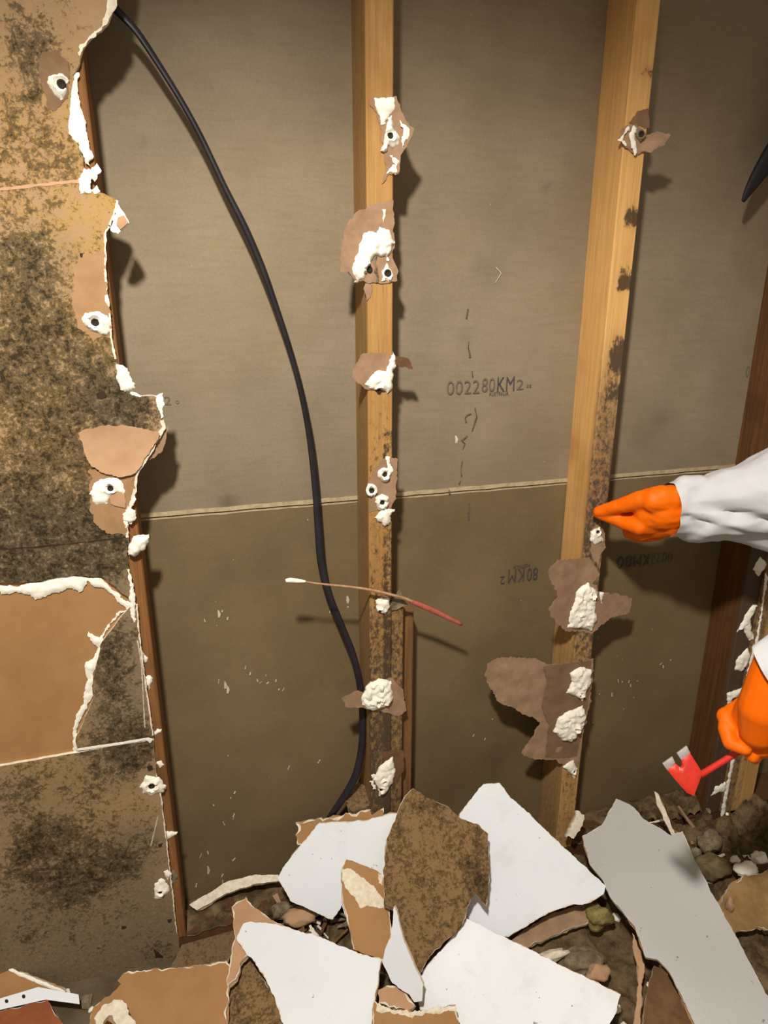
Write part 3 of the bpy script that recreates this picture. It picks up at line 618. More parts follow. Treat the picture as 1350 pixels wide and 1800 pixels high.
lump(fs1, z9([(575, 1000), (620, 915), (700, 872), (775, 890), (792, 1000), (760, 1045), (650, 1085), (580, 1045)]), .013, 123, scn, holes=h9((690, 1015, 4)))
patch(fs, z9([(720, 1350), (862, 1345), (862, 1480), (800, 1560), (740, 1580)]), M['paper_dark'], scn, 124)
lump(fs1, z9([(790, 1388), (802, 1500), (790, 1550), (740, 1625), (700, 1650), (690, 1590), (658, 1540), (710, 1440)]), .009, 125, scn, holes=h9((730, 1545, 4), (712, 1600, 4)))
for q, (x, y) in enumerate([(650, 1560), (665, 1590), (660, 1520)]): lump(fs1, z9([(x-14, y-10), (x+10, y-14), (x+14, y+10), (x-8, y+12)]), .004, 126+q, scn)

# right stud
X3 = .4637
sr = thing('wall_stud', (X3+.0225, -.045, PZ), 'golden timber stud with a blackened front, touched by the orange glove', 'stud', 'timber wall studs')
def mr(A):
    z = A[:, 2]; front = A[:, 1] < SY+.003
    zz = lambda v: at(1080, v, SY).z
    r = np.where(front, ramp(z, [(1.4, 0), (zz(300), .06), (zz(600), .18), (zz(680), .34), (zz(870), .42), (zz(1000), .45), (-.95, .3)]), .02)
    g = np.where(front, ramp(z, [(1.4, 0), (zz(560), 0), (zz(640), .35), (zz(720), .75), (zz(860), .9), (zz(1000), .9), (zz(1250), .5), (-.9, .3)]), ramp(z, [(1.4, 0), (zz(950), 0), (zz(1150), .35), (zz(1400), .6), (-.95, .65)]))  # sides: shade towards the stud's foot is painted into the tint
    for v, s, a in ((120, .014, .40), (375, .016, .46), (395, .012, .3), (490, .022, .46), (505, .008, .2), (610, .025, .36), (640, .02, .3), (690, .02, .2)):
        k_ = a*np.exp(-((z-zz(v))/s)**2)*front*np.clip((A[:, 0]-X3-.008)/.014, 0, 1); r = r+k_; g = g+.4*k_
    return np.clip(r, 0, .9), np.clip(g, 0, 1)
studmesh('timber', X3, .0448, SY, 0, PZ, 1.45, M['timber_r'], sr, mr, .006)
patch(fs, zb([(430, 850), (450, 790), (490, 762), (540, 760), (600, 820), (680, 808), (718, 830), (690, 890), (630, 922), (570, 930), (540, 950), (470, 890)]), M['paper'], sr, 130, lift=.004, cf=lambda a, b: max(0, a-X3-.04)*.3+.004*nz(a, b, 0, 90))
lump(wallframe(SY-.006), zb([(508, 820), (530, 765), (548, 780), (540, 850), (556, 930), (540, 948), (520, 900)]), .005, 131, sr); lump(wallframe(SY-.006), zb([(440, 860), (495, 770), (500, 790), (470, 850), (490, 885)]), .004, 132, sr)
lump(wallframe(SY-.006), zb([(545, 790), (590, 785), (610, 830), (575, 860), (550, 840)]), .004, 133, sr, M['dust'], holes=[(960+575*390/1350, 815*390/1350, 5)])
patch(fs, zb([(500, 745), (560, 680), (625, 660), (625, 780), (560, 770)]), M['oval'], sr, 134)
patch(fs, za([(635, 110), (690, 60), (715, 130), (722, 200), (690, 240), (680, 300), (650, 260), (636, 220)]), M['paper'], sr, 135)
lump(fs1, za([(636, 110), (690, 85), (705, 160), (660, 185), (640, 160)]), .006, 136, sr, holes=ha((675, 112, 4)))
patch(fs, za([(370, 300), (420, 255), (620, 255), (660, 300), (692, 350), (650, 400), (690, 450), (800, 470), (890, 500), (870, 580), (760, 600), (700, 640), (640, 685), (480, 662), (390, 570), (370, 520), (430, 460), (370, 340)]), M['paper'], sr, 137, lift=.0015, cf=lambda a, b: max(0, X3-a)*.25-max(0, a-X3-.045)*.12, amp=.003)
lump(fs1, za([(545, 450), (620, 400), (672, 450), (662, 550), (672, 610), (640, 672), (580, 655), (480, 655), (510, 550), (540, 500)]), .011, 138, sr, holes=ha((640, 470, 4)), amp=.0025)
lump(fs1, za([(690, 450), (710, 455), (700, 520), (690, 490)]), .003, 139, sr)
patch(fs, za([(50, 940), (60, 870), (130, 830), (330, 830), (390, 862), (540, 850), (650, 828), (645, 950), (630, 1090), (590, 1250), (572, 1400), (560, 1440), (480, 1430), (440, 1400), (320, 1400), (245, 1370), (300, 1290), (350, 1190), (310, 1160), (250, 1145), (200, 1110), (130, 1090), (80, 1010)]), M['paper'], sr, 140, lift=.0015, cf=lambda a, b: -max(0, X3-a-.02)*.05+.002*nz(a, b, 2, 30), amp=.003)
patch(wallframe(SY-.002), za([(370, 870), (540, 852), (640, 840), (640, 950), (620, 1090), (585, 1250), (560, 1380), (440, 1390), (380, 1380), (400, 1200), (360, 1100), (390, 960)]), M['oval'], sr, 141)
lump(wallframe(SY-.0035), za([(518, 910), (580, 878), (642, 890), (642, 950), (620, 1000), (592, 1065), (560, 1045), (500, 1022), (530, 960)]), .010, 142, sr, holes=ha((575, 1025, 4)), amp=.0025)
lump(wallframe(SY-.0035), za([(500, 1130), (590, 1095), (612, 1150), (590, 1220), (530, 1295), (480, 1290), (428, 1240), (450, 1170)]), .012, 143, sr, holes=ha((548, 1218, 4)), amp=.0025)
lump(fs1, za([(480, 1440), (540, 1400), (562, 1450), (545, 1505), (520, 1470)]), .006, 144, sr, holes=ha((540, 1465, 3)))

# right-hand dark stud and its doubled neighbour
X4 = .8945
sd = thing('wall_stud', (X4+.0225, -.045, PZ), 'dark reddish timber stud on the right, below the white sleeve', 'stud', 'timber wall studs')
studmesh('timber', X4, .045, SY, 0, PZ, 1.45, M['timber_d'], sd, lambda A: (np.where(A[:, 1] < SY+.004, .42, .05)+0*A[:, 0], np.where(A[:, 1] < SY+.004, .8, .0)+0*A[:, 0]))
for q, (pts, hh) in enumerate([([(610, 160), (650, 88), (695, 130), (640, 200)], .006), ([(520, 510), (560, 430), (610, 352), (635, 360), (600, 430), (600, 500), (640, 540), (590, 560), (560, 490)], .007), ([(508, 720), (520, 660), (580, 598), (598, 630), (575, 690), (545, 725)], .007),
                               ([(465, 850), (550, 818), (552, 860), (490, 880), (505, 920), (500, 1000), (490, 1050), (455, 1040), (450, 960), (470, 920)], .008), ([(378, 1420), (400, 1370), (460, 1340), (468, 1400), (420, 1395)], .006)]):
    lump(fs, zc(pts), hh, 160+q, sd, M['plaster'])
se = thing('wall_stud', (X4+.075, -.06, PZ), 'mould-blackened doubled stud at the right edge, beside the lower orange glove', 'stud', 'timber wall studs')
studmesh('timber', X4+.047, .05, SY-.008, 0, PZ, 1.45, M['timber_r'], se, lambda A: (0*A[:, 0]+.34, np.where(A[:, 0] < X4+.075, .85, .35)))
studmesh('timber', X4+.099, .045, SY-.004, 0, PZ, 1.45, M['timber_r'], se, lambda A: (0*A[:, 0]+.1, 0*A[:, 0]+.15))
fe = wallframe(SY-.008)
lump(fe, zc([(680, 180), (695, 200), (672, 330), (640, 560), (600, 700), (570, 830), (560, 820), (590, 690), (625, 560), (655, 400), (668, 300)]), .004, 170, se)
lump(fe, zc([(525, 1100), (510, 1200), (485, 1340), (460, 1470), (440, 1600), (428, 1680), (420, 1600), (445, 1450), (470, 1330), (500, 1190), (512, 1110)]), .004, 171, se)

# ================================================================== CABLE, STICK, BLACK STRAP
cp = [(190, 0, -.050), (205, 18, -.050), (240, 55, -.05), (280, 115, -.048), (320, 180, -.046), (355, 245, -.044), (395, 330, -.042), (430, 400, -.040), (460, 470, -.037), (485, 540, -.034), (505, 600, -.030), (525, 670, -.025), (540, 740, -.020), (549, 800, -.017), (556, 870, -.016), (560, 930, -.018), (565, 990, -.022), (578, 1045, -.028),
      (600, 1100, -.034), (620, 1150, -.040), (632, 1200, -.045), (637, 1250, -.050), (636, 1310, -.055), (626, 1360, -.06), (608, 1395, -.055), (588, 1425, -.045), (575, 1445, -.04)]
cr = [.0070]*4+[.0074, .0080, .0086, .0102, .0104, .0092, .0084]+[.0080]*16
pts = [at(*p) for p in cp]
tag(tube('electrical_cable', pts, cr, M['cable'], loc=pts[-1], flat=(.62, lambda t: .4+1.1*math.sin(t*6.0)), seg=12), 'black sheathed electrical cable hanging in a long curve across the open wall', 'cable')

a, m1, m2, b = at(502, 1021, -.118), at(560, 1026, -.114), at(705, 1050, -.108), at(812, 1098, -.100)
st = thing('thin_stick', at(668, 1042, -.103), 'thin stick with a white tip and red end lying across the middle stud', 'stick')
tube('shaft', [at(535, 1022, -.115), m1, at(640, 1035, -.110), m2, at(725, 1058, -.106)], [.0018, .002, .0026, .003, .003], M['stick'], st, 8)
tube('white_tip', [a, at(510, 1020, -.117), at(522, 1021, -.116), at(537, 1022, -.115)], [.0030, .0048, .0044, .0020], M['plaster'], st, 10)['label'] = 'flat white tip'
tube('red_end', [at(722, 1057, -.106), at(760, 1073, -.103), b], [.0046, .0056, .0034], M['stick_red'], st, 8, flat=(.6, lambda t: 0))['label'] = 'red end'
tag(tube('black_strap', [at(1306, 354, -.06), at(1318, 332, -.06), at(1336, 303, -.058), at(1365, 262, -.055), at(1420, 190, -.05)], [.004, .011, .017, .024, .026], M['black'], loc=at(1306, 354, -.06), flat=(.5, lambda t: 0)), 'black pointed strap end jutting in at the right edge', 'strap')

# ================================================================== RUBBLE AND BROKEN BOARDS
def sm(x, a, b): t = min(1, max(0, (x-a)/(b-a))); return t*t*(3-2*t)
def heap(x, y):
    A = .058*sm(x, -.40, -.12)+.045*sm(x, .60, .80)
    n = .55+.7*nz(x, y, 2, 9)+.45*nz(x, y, 7, 26)+.25*nz(x, y, 9, 70)
    return FLOOR-.006+A*math.exp(-((y+.15)/.24)**2)*max(.15, n)+.006*sm(x, -.45, -.25)*sm(-y, -.05, .02)*max(0, .5+nz(x, y, 4, 40))*(1-sm(-y, .55, .75))
xs = np.arange(-.5, 1.7, .008); ys = np.arange(-.85, -.0905, .008); V = [(x, y, heap(x, y)) for y in ys for x in xs]; n = len(xs)
tag(build('crumbled_rubble', V, [(j*n+i, j*n+i+1, (j+1)*n+i+1, (j+1)*n+i) for j in range(len(ys)-1) for i in range(n-1)], M['rubble'], smooth=True, loc=(.5, -.3, FLOOR)), 'brown crumbled plaster and dust heaped along the wall base', 'rubble', kind='stuff')
for (x0, x1) in ((-.405, -.002), (.095, X3-.002), (X3+.047, X4-.002)):
    xs2 = np.linspace(x0, x1, 50); ys2 = np.linspace(-.0905, -.001, 13); V = [(x, y, max(heap(x, y)+.012, PZ+.002+.012*nz(x, y, 3, 40))) for y in ys2 for x in xs2]; n = 50
    tag(build('crumbled_rubble', V, [(j*n+i, j*n+i+1, (j+1)*n+i+1, (j+1)*n+i) for j in range(12) for i in range(n-1)], M['rubble'], smooth=True, loc=(x0, -.05, PZ)), 'dark dust on the bottom plate in the bay %s' % ('left of the middle stud' if x0 < 0 else 'right of the middle stud' if x0 < .3 else 'right of the gloved fingertip'), 'rubble', kind='stuff')

DIAG = []
def plane3(*A):
    P = [atz(*q) for q in A]; n_ = (P[1]-P[0]).cross(P[2]-P[0]).normalized()
    if n_.dot(CAM-P[0]) < 0: n_ = -n_
    return Frame(P[0], n_)
def board(label, pts, anchors, seed, face='paint', back='kraft', th=.010, amp=.0018, bend=None, rim=.004, attr=None, name='board_fragment', extra=None, cat='plasterboard', sp=.012, core='core'):
    fr = plane3(*anchors); pl = fr.poly(pts); A = np.array(pl)
    ctr = fr.w(*A.mean(0)); zmin = min(fr.w(*q).z for q in pl); ys_ = [fr.w(*q).y for q in pl]
    DIAG.append((label, round(zmin, 3), round(max(fr.w(*q).z for q in pl), 3), round(min(ys_), 3), round(max(ys_), 3), tuple(round(c, 2) for c in fr.n)))
    t = thing(name, (ctr.x, ctr.y, zmin-th), label, cat, 'broken plasterboard on the floor')
    outl = jag(pl, amp*1.5, .0045, seed)
    rnd = lambda i: -rim*max(0, .25+nz(i*.23, seed*1.7))
    f1 = Frame(fr.w(0, 0, .0006), fr.n, fr.ex); f2 = Frame(fr.w(0, 0, -th), fr.n, fr.ex)
    kw = dict(spacing=sp, bend=bend, seed=seed)
    solid('painted_face' if face.startswith('paint') else 'paper_face', f1, grow(outl, rnd), .0006, M[face], t, attr=attr, **kw)
    solid('gypsum_core', fr, outl, th, M[core], t, **kw)
    solid('backing_paper', f2, grow(jag(pl, amp*1.5, .006, seed+50), lambda i: .0035*nz(i*.19, seed*2.3)), .0006, M[back], t, **kw)
    if extra: extra(t, f1)
    return t
def dens(r, g=.3, b=.3):
    return lambda V: np.column_stack([np.array([max(0, r+.14*nz(v[0], v[2], v[1], 22)) for v in V]), np.full(len(V), g), np.full(len(V), b), np.ones(len(V))])
def z5(p): return sc(p, 400, 1350, 500/1350)
def z6(p): return sc(p, 850, 1350, 500/1350)

board('big clean white plasterboard piece leaning up beneath the flap-covered stud', [(807, 1430), (850, 1378), (878, 1376), (898, 1402), (924, 1424), (972, 1472), (1065, 1557), (1061, 1572), (1039, 1587), (1005, 1591), (965, 1605), (917, 1633), (894, 1648), (850, 1640), (820, 1622), (808, 1560), (805, 1480)],
      [(865, 1376, -.665), (900, 1645, -.865), (1065, 1557, -.80)], 201, amp=.0012)
board('white plasterboard piece with a ragged brown upper edge, below the middle stud', [(561, 1446), (641, 1443), (685, 1430), (698, 1430), (696, 1461), (690, 1560), (640, 1600), (600, 1591), (585, 1617), (548, 1600), (511, 1583), (500, 1561), (487, 1543), (511, 1506), (541, 1472)],
      [(620, 1440, -.69), (540, 1600, -.845), (690, 1440, -.685)], 202, amp=.0015)
board('brown torn strip behind the ragged-edged white piece', [(520, 1446), (523, 1485), (545, 1480), (565, 1455), (640, 1452), (676, 1440), (674, 1418), (640, 1425), (600, 1434), (560, 1441)], [(620, 1440, -.702), (540, 1600, -.857), (690, 1440, -.697)], 203, face='kraft', rim=.010, amp=.003)
board('upright mouldy brown plasterboard shard standing in the middle of the pile', [(711, 1402), (726, 1385), (752, 1402), (785, 1417), (807, 1435), (811, 1439), (844, 1450), (857, 1465), (861, 1535), (855, 1594), (837, 1572), (822, 1591), (818, 1613), (800, 1642), (755, 1680), (741, 1705), (735, 1715), (722, 1683), (711, 1657), (700, 1605), (676, 1594), (674, 1557), (676, 1505), (681, 1476), (696, 1435), (702, 1417)],
      [(726, 1390, -.635), (735, 1715, -.855), (860, 1500, -.715)], 204, face='mould_dark', amp=.0015, rim=.0015, attr=lambda V: np.column_stack([np.clip(.36+.16*np.array([nz(v[0], v[2], v[1], 20) for v in V])+.22*np.exp(-((V[:, 0]-at(810, 1500, -.18).x)**2+(V[:, 2]-at(810, 1500, -.18).z)**2)/.0022), 0, .8), np.full(len(V), .4), np.full(len(V), .5), np.ones(len(V))]), sp=.008)
def f11x(t, fr):
    lump(fr, z5([(545, 480), (580, 475), (640, 520), (690, 560), (740, 620), (744, 668), (680, 655), (630, 665), (600, 610), (560, 570), (543, 530)]), .0015, 300, t, M['core'], 'bare_gypsum')
    lump(fr, z5([(715, 500), (740, 510), (740, 560), (722, 545)]), .001, 301, t, M['core'], 'bare_gypsum')
board('brown-backed shard with bared gypsum, left of the upright mouldy shard', [(609, 1509), (656, 1528), (674, 1535), (684, 1595), (690, 1643), (676, 1690), (622, 1668), (617, 1643), (602, 1587), (600, 1531)],
      [(609, 1509, -.735), (670, 1684, -.845), (676, 1560, -.775)], 205, face='kraft', back='paint', amp=.0012, extra=f11x)
board('white plasterboard slab lying at the bottom edge, left of the white spike', [(417, 1643), (428, 1624), (441, 1620), (485, 1624), (559, 1646), (622, 1672), (670, 1687), (665, 1720), (659, 1754), (657, 1840), (515, 1840), (496, 1800), (481, 1750), (463, 1713), (437, 1680), (417, 1654)],
      [(430, 1624, -.835), (660, 1690, -.835), (560, 1830, -.905)], 206, amp=.0015)
patchy = board('brown curled paper-faced scrap behind the bottom white slab', [(407, 1594), (433, 1576), (437, 1587), (478, 1617), (520, 1640), (450, 1660), (425, 1690), (415, 1720), (400, 1735), (403, 1690), (412, 1650), (410, 1620)], [(433, 1576, -.835), (520, 1640, -.850), (405, 1730, -.885)], 207, face='kraft_pale', rim=.006, amp=.0022)
board('small mouldy dark piece between the brown sheet and the bottom white slab', [(398, 1720), (420, 1685), (440, 1690), (470, 1730), (492, 1770), (500, 1800), (505, 1840), (395, 1840), (395, 1760)], [(420, 1685, -.900), (495, 1780, -.912), (400, 1830, -.935)], 208, face='mould_dark', attr=dens(.42), rim=.001, sp=.008)
board('bright stippled white slab in front, right of the white spike', [(733, 1757), (744, 1706), (770, 1676), (802, 1639), (820, 1615), (870, 1639), (924, 1665), (980, 1694), (1035, 1720), (1091, 1748), (1083, 1780), (1065, 1810), (1050, 1850), (830, 1850), (800, 1785), (740, 1775)],
      [(820, 1615, -.812), (1085, 1750, -.840), (760, 1800, -.912)], 209, face='paint_rough', amp=.0012)
board('narrow pointed white spike in front of the upright mouldy shard', [(693, 1593), (698, 1602), (707, 1646), (726, 1691), (744, 1731), (742, 1760), (728, 1762), (719, 1748), (689, 1728), (672, 1690), (676, 1670), (687, 1646)], [(693, 1593, -.725), (741, 1745, -.848), (676, 1690, -.815)], 210, amp=.0010, rim=.002, th=.008)
def f12x(t, fr): lump(fr, z5([(700, 1110), (760, 1140), (860, 1160), (940, 1150), (1050, 1130), (1085, 1130), (1090, 1150), (960, 1168), (860, 1178), (770, 1165), (705, 1150)]), .003, 305, t, M['core'], 'bare_gypsum')
board('brown scrap with a crumbling pale edge at the bottom edge of the pile', [(656, 1761), (689, 1776), (748, 1780), (800, 1768), (807, 1795), (812, 1850), (650, 1850)], [(689, 1776, -.853), (800, 1768, -.853), (720, 1850, -.893)], 211, face='kraft', extra=f12x, amp=.002)
board('long grey-white bent board sloping down to the bottom right corner', [(1024, 1468), (1057, 1450), (1083, 1404), (1113, 1418), (1131, 1439), (1180, 1468), (1200, 1461), (1220, 1509), (1257, 1580), (1294, 1646), (1350, 1750), (1385, 1805), (1400, 1850), (1235, 1850), (1220, 1800), (1198, 1750), (1172, 1702), (1157, 1687), (1135, 1683), (1117, 1631), (1072, 1576), (1061, 1550), (1035, 1517)],
      [(1083, 1404, -.725), (1340, 1735, -.845), (1190, 1740, -.875)], 212, face='paint_grey', amp=.0012, bend=lambda a, b: .004*nz(a, b, 0, 6), rim=.002)
board('dark brown underside scrap beside the long bent board', [(1130, 1790), (1138, 1740), (1150, 1697), (1168, 1702), (1190, 1745), (1217, 1795), (1225, 1850), (1128, 1850)], [(1150, 1697, -.886), (1217, 1795, -.902), (1130, 1840, -.916)], 213, face='paper_dark', rim=.001)
board('pinkish brown scrap under the big clean white piece', [(894, 1655), (930, 1630), (975, 1603), (1032, 1588), (1034, 1622), (1000, 1632), (960, 1650), (920, 1668)], [(930, 1630, -.887), (1032, 1595, -.868), (960, 1650, -.893)], 214, face='paper', rim=.002)
board('brown kraft-faced sheet lying at the bottom, right of the red-brown board', [(165, 1770), (177, 1760), (213, 1730), (207, 1724), (217, 1710), (297, 1702), (370, 1697), (400, 1687), (407, 1707), (399, 1730), (399, 1840), (140, 1840)],
      [(217, 1710, -.895), (400, 1690, -.875), (280, 1830, -.925)], 215, face='kraft', rim=.005, amp=.0022)
def f4x(t, fr): lump(fr, zz4([(0, 870), (90, 918), (240, 980), (345, 1025), (335, 1035), (230, 1000), (90, 940), (0, 892)]), .004, 306, t, M['plaster'], 'bare_gypsum', amp=.001)
board('brown board with a white broken rim at the left edge, above the perforated strip', [(-60, 1665), (0, 1690), (30, 1707), (80, 1728), (114, 1742), (60, 1752), (0, 1760), (-60, 1770)], [(0, 1690, -.868), (114, 1742, -.910), (0, 1765, -.920)], 216, face='kraft', extra=f4x, rim=.002)
board('red-brown board in the bottom left corner', [(-60, 1790), (0, 1777), (83, 1758), (97, 1780), (118, 1815), (120, 1850), (-60, 1850)], [(0, 1777, -.905), (83, 1758, -.905), (20, 1850, -.925)], 217, face='clay', back='clay', core='core', rim=.002)
def f3x(t, fr):
    for (x, y) in ((35, 1080), (125, 1055), (-60, 1105)):
        c = zz4([(x, y)])[0]; ring_ = [(c[0]+3.2*math.cos(i), c[1]+3.6*math.sin(i)) for i in np.arange(0, 6.2, .7)]
        solid('punched_hole', Frame(fr.w(0, 0, .0006), fr.n, fr.ex), fr.poly(ring_), .0006, M['hole'], t, .05)
t3 = plane3((0, 1755, -.898), (138, 1750, -.905), (60, 1765, -.905))
ps = thing('perforated_strip', t3.w(*t3.px(60, 1755)), 'white perforated metal strip lying in the bottom left corner', 'metal strip')
solid('strip', t3, t3.poly([(-60, 1773), (0, 1755), (67, 1735), (138, 1748), (140, 1765), (80, 1757), (0, 1775), (-60, 1793)]), .0015, M['paint'], ps, .012, bend=lambda a, b: .004*abs(a-t3.px(72, 1750)[0])*0)
f3x(ps, t3)
board('thin white broken sliver arched over the dark bottom plate', [(333, 1590), (345, 1600), (370, 1588), (400, 1569), (450, 1554), (492, 1548), (489, 1537), (450, 1537), (400, 1550), (360, 1574)], [(340, 1595, -.895), (490, 1542, -.855), (400, 1548, -.865)], 218, face='core', back='paper', rim=0, amp=.0012, th=.008)
board('dark grey plaster block at the foot of the middle stud', [(609, 1398), (630, 1374), (644, 1383), (652, 1413), (622, 1428), (611, 1420)], [(630, 1374, -.655), (622, 1428, -.685), (652, 1413, -.675)], 219, face='mould_dark', attr=dens(.3, 0, .9), rim=.001, th=.022, core='dust', sp=.008)
board('upright splintered pale strip behind the long bent board', [(1150, 1391), (1157, 1396), (1172, 1428), (1180, 1452), (1196, 1482), (1184, 1474), (1165, 1437), (1155, 1412)], [(1150, 1391, -.715), (1195, 1480, -.80), (1172, 1428, -.75)], 220, face='core', back='paper', rim=.001, th=.006)
board('small white chip standing at the foot of the right golden stud', [(995, 1472), (1003, 1450), (1015, 1425), (1026, 1432), (1020, 1460), (1008, 1476)], [(1015, 1425, -.79), (995, 1472, -.835), (1022, 1465, -.83)], 221, face='core', rim=0, amp=.003)
board('curled thin pale paper edge hanging between the spike pile and the bent board', [(1112, 1640), (1120, 1655), (1133, 1700), (1128, 1740), (1126, 1800), (1120, 1850), (1108, 1850), (1116, 1790), (1120, 1740), (1122, 1700), (1112, 1665)], [(1112, 1640, -.865), (1130, 1720, -.885), (1112, 1840, -.92)], 222, face='kraft_pale', back='paper', rim=0, th=.002, core='kraft_pale')
board('tan board scrap half buried at the right edge under the dark studs', [(1262, 1600), (1278, 1560), (1312, 1538), (1400, 1522), (1425, 1640), (1335, 1632), (1285, 1640)], [(1262, 1600, -.872), (1380, 1522, -.835), (1330, 1632, -.892)], 223, face='tanboard', rim=.002, amp=.003)
board('white-edged pale scrap tucked beside the foot of the spike', [(664, 1740), (690, 1732), (712, 1745), (728, 1765), (720, 1776), (692, 1772), (668, 1762)], [(690, 1735, -.865), (725, 1768, -.868), (668, 1762, -.88)], 224, face='kraft_pale', rim=.006, amp=.003)
board('crumbly white gypsum chunk at the front of the brown kraft sheet', [(165, 1790), (180, 1770), (200, 1757), (222, 1765), (238, 1800), (240, 1850), (222, 1850), (205, 1800), (190, 1780), (172, 1810)], [(200, 1757, -.880), (165, 1800, -.885), (230, 1840, -.905)], 225, face='core', rim=0, amp=.003, th=.012)
board('grey paper scrap lying on the floor at the foot of the left stud', [(322, 1655), (365, 1628), (405, 1615), (420, 1640), (400, 1690), (300, 1703)], [(322, 1655, -.932), (405, 1615, -.925), (320, 1700, -.935)], 226, face='mould_dark', attr=dens(.25, 0, 1.), rim=.001, th=.006, sp=.009)
def chunk(name, label, u, v, Z, r, mat, seed, cat='plaster', group=None, sq=.7):
    bm = bmesh.new(); bmesh.ops.create_icosphere(bm, subdivisions=3, radius=1)
    c = atz(u, v, Z)
    for q in bm.verts:
        p = q.co.copy(); k_ = 1+.45*nz(p.x, p.y, p.z+seed*3.7, 1.3)+.2*nz(p.x, p.y, p.z+seed, 4)
        q.co = Vector((p.x*r[0], p.y*r[1], p.z*r[2]))*k_
    me = bpy.data.meshes.new(name); bm.to_mesh(me); bm.free(); me.materials.append(mat)
    me.polygons.foreach_set('use_smooth', [True]*len(me.polygons)); o = link(name, me); o.location = c
    return tag(o, label, cat, group)
chunk('foam_lump', 'yellow-green foam lump beside the long bent board', 1051, 1612, -.875, (.030, .022, .026), M['foam'], 1, 'foam')
chunk('plaster_chunk', 'pale crumbly plaster heap at the foot of the left stud', 335, 1618, -.925, (.036, .022, .018), M['plaster'], 2)
chunk('plaster_chunk', 'small pale plaster chunk resting on the heap left of the bent board', 1052, 1710, -.90, (.024, .016, .016), M['kraft_pale'], 3)
chunk('plaster_chunk', 'fluffy grey dust lump at the foot of the doubled stud', 1248, 1480, -.855, (.030, .02, .026), M['dust'], 4)
chunk('plaster_chunk', 'greenish dust lump on the rubble right of the bent board', 1252, 1525, -.87, (.040, .03, .020), M['olive'], 5)
chunk('plaster_chunk', 'cream plaster lump on the rubble at the right edge', 1310, 1528, -.84, (.026, .018, .013), M['plaster'], 6)
chunk('plaster_chunk', 'white crumbly lump beside the cream one at the right edge', 1335, 1508, -.845, (.020, .014, .012), M['plaster'], 16)
chunk('plaster_chunk', 'small round white lump just left of the cream one', 1293, 1512, -.858, (.011, .010, .009), M['plaster'], 17)
chunk('plaster_chunk', 'ragged grey lump against the long bent board', 1222, 1500, -.865, (.014, .012, .016), M['dust'], 18)
chunk('plaster_chunk', 'pale upright bit beside the tan board scrap', 1282, 1592, -.862, (.008, .008, .018), M['kraft_pale'], 19)
chunk('plaster_chunk', 'long white crumb mass under the stippled white slab', 965, 1682, -.895, (.05, .012, .012), M['core'], 7)
chunk('plaster_chunk', 'dark round lump in the rubble under the stippled white slab', 1020, 1690, -.91, (.045, .03, .018), M['dust'], 8)
chunk('plaster_chunk', 'pale lump between the two lower left white pieces', 530, 1610, -.885, (.036, .02, .014), M['kraft_pale'], 9)
chunk('plaster_chunk', 'grey stony lump between the two lower left white pieces', 495, 1602, -.89, (.022, .018, .016), M['dust'], 10)

# loose crumbs and slivers, each its own object on the heap
crumb_me = []
for s in range(6):
    bm = bmesh.new(); bmesh.ops.create_icosphere(bm, subdivisions=1, radius=1)
    for q in bm.verts: q.co *= 1+.5*nz(q.co.x, q.co.y, q.co.z+s*9, 1.1); q.co.z *= .65
    me = bpy.data.meshes.new('crumb'); bm.to_mesh(me); bm.free(); crumb_me.append(me)
KIND = [('plaster', 'small white plaster crumb lying loose in the rubble', 'white crumbs in the rubble'), ('dust', 'small grey dusty crumb lying loose in the rubble', 'grey crumbs in the rubble'), ('kraft', 'small brown paper crumb lying loose in the rubble', 'brown crumbs in the rubble')]
cm = {}
for i in range(210):
    kd = random.choices(KIND, (5, 4, 2))[0]
    zone = random.choices([((-.36, -.02), (-.30, -.10)), ((.15, .60), (-.50, -.12)), ((.52, .92), (-.42, -.11)), ((-.75, -.25), (-.26, -.115))], (5, 5, 6, 2))[0]
    x = random.uniform(*zone[0]); y = random.uniform(*zone[1]); s = random.choice((1, 1, 1, 1.6, 2.2))*random.uniform(.003, .0062)
    key = (i % 6, kd[0])
    if key not in cm: cm[key] = crumb_me[i % 6].copy(); cm[key].materials.append(M[kd[0]])
    o = link('plaster_crumb', cm[key]); o.scale = (s*random.uniform(.8, 1.6), s, s); o.rotation_euler = (random.uniform(-.4, .4), random.uniform(-.4, .4), random.uniform(0, 6))
    zf = heap(x, y) if x > -.5 else FLOOR
    o.location = (x, y, max(zf, FLOOR)+s*.45); tag(o, kd[1], 'crumb', kd[2])
for i in range(42):
    zone = ((-.22, -.03), (-.27, -.12)) if i < 20 else ((.50, .85), (-.38, -.12))
    x = random.uniform(*zone[0]); y = random.uniform(*zone[1]); L = random.uniform(.022, .06); wd_ = random.uniform(.004, .012)
    if i < 26: q = atz(random.uniform(478, 605), random.uniform(1578, 1655), -.875); x, y = q.x, q.y
    nn = Vector((random.uniform(-.5, .5), random.uniform(-.7, 0), 1)); fr = Frame((x, y, max(heap(x, y), FLOOR)+.008+.035*random.random()), nn, (math.cos(i*2.4), math.sin(i*2.4), 0))
    o = solid('plaster_sliver', fr, jag([(-L/2, -wd_/2), (L/2, -wd_*.2), (L/2, wd_*.3), (-L/2, wd_/2)], .001, .005, i), .003, [M['paper_dark'], M['dust'], M['core'], M['paper']][i % 4], None, .05, loc=fr.O)
    tag(o, 'thin torn sliver sticking out of the rubble', 'sliver', 'torn slivers in the rubble')


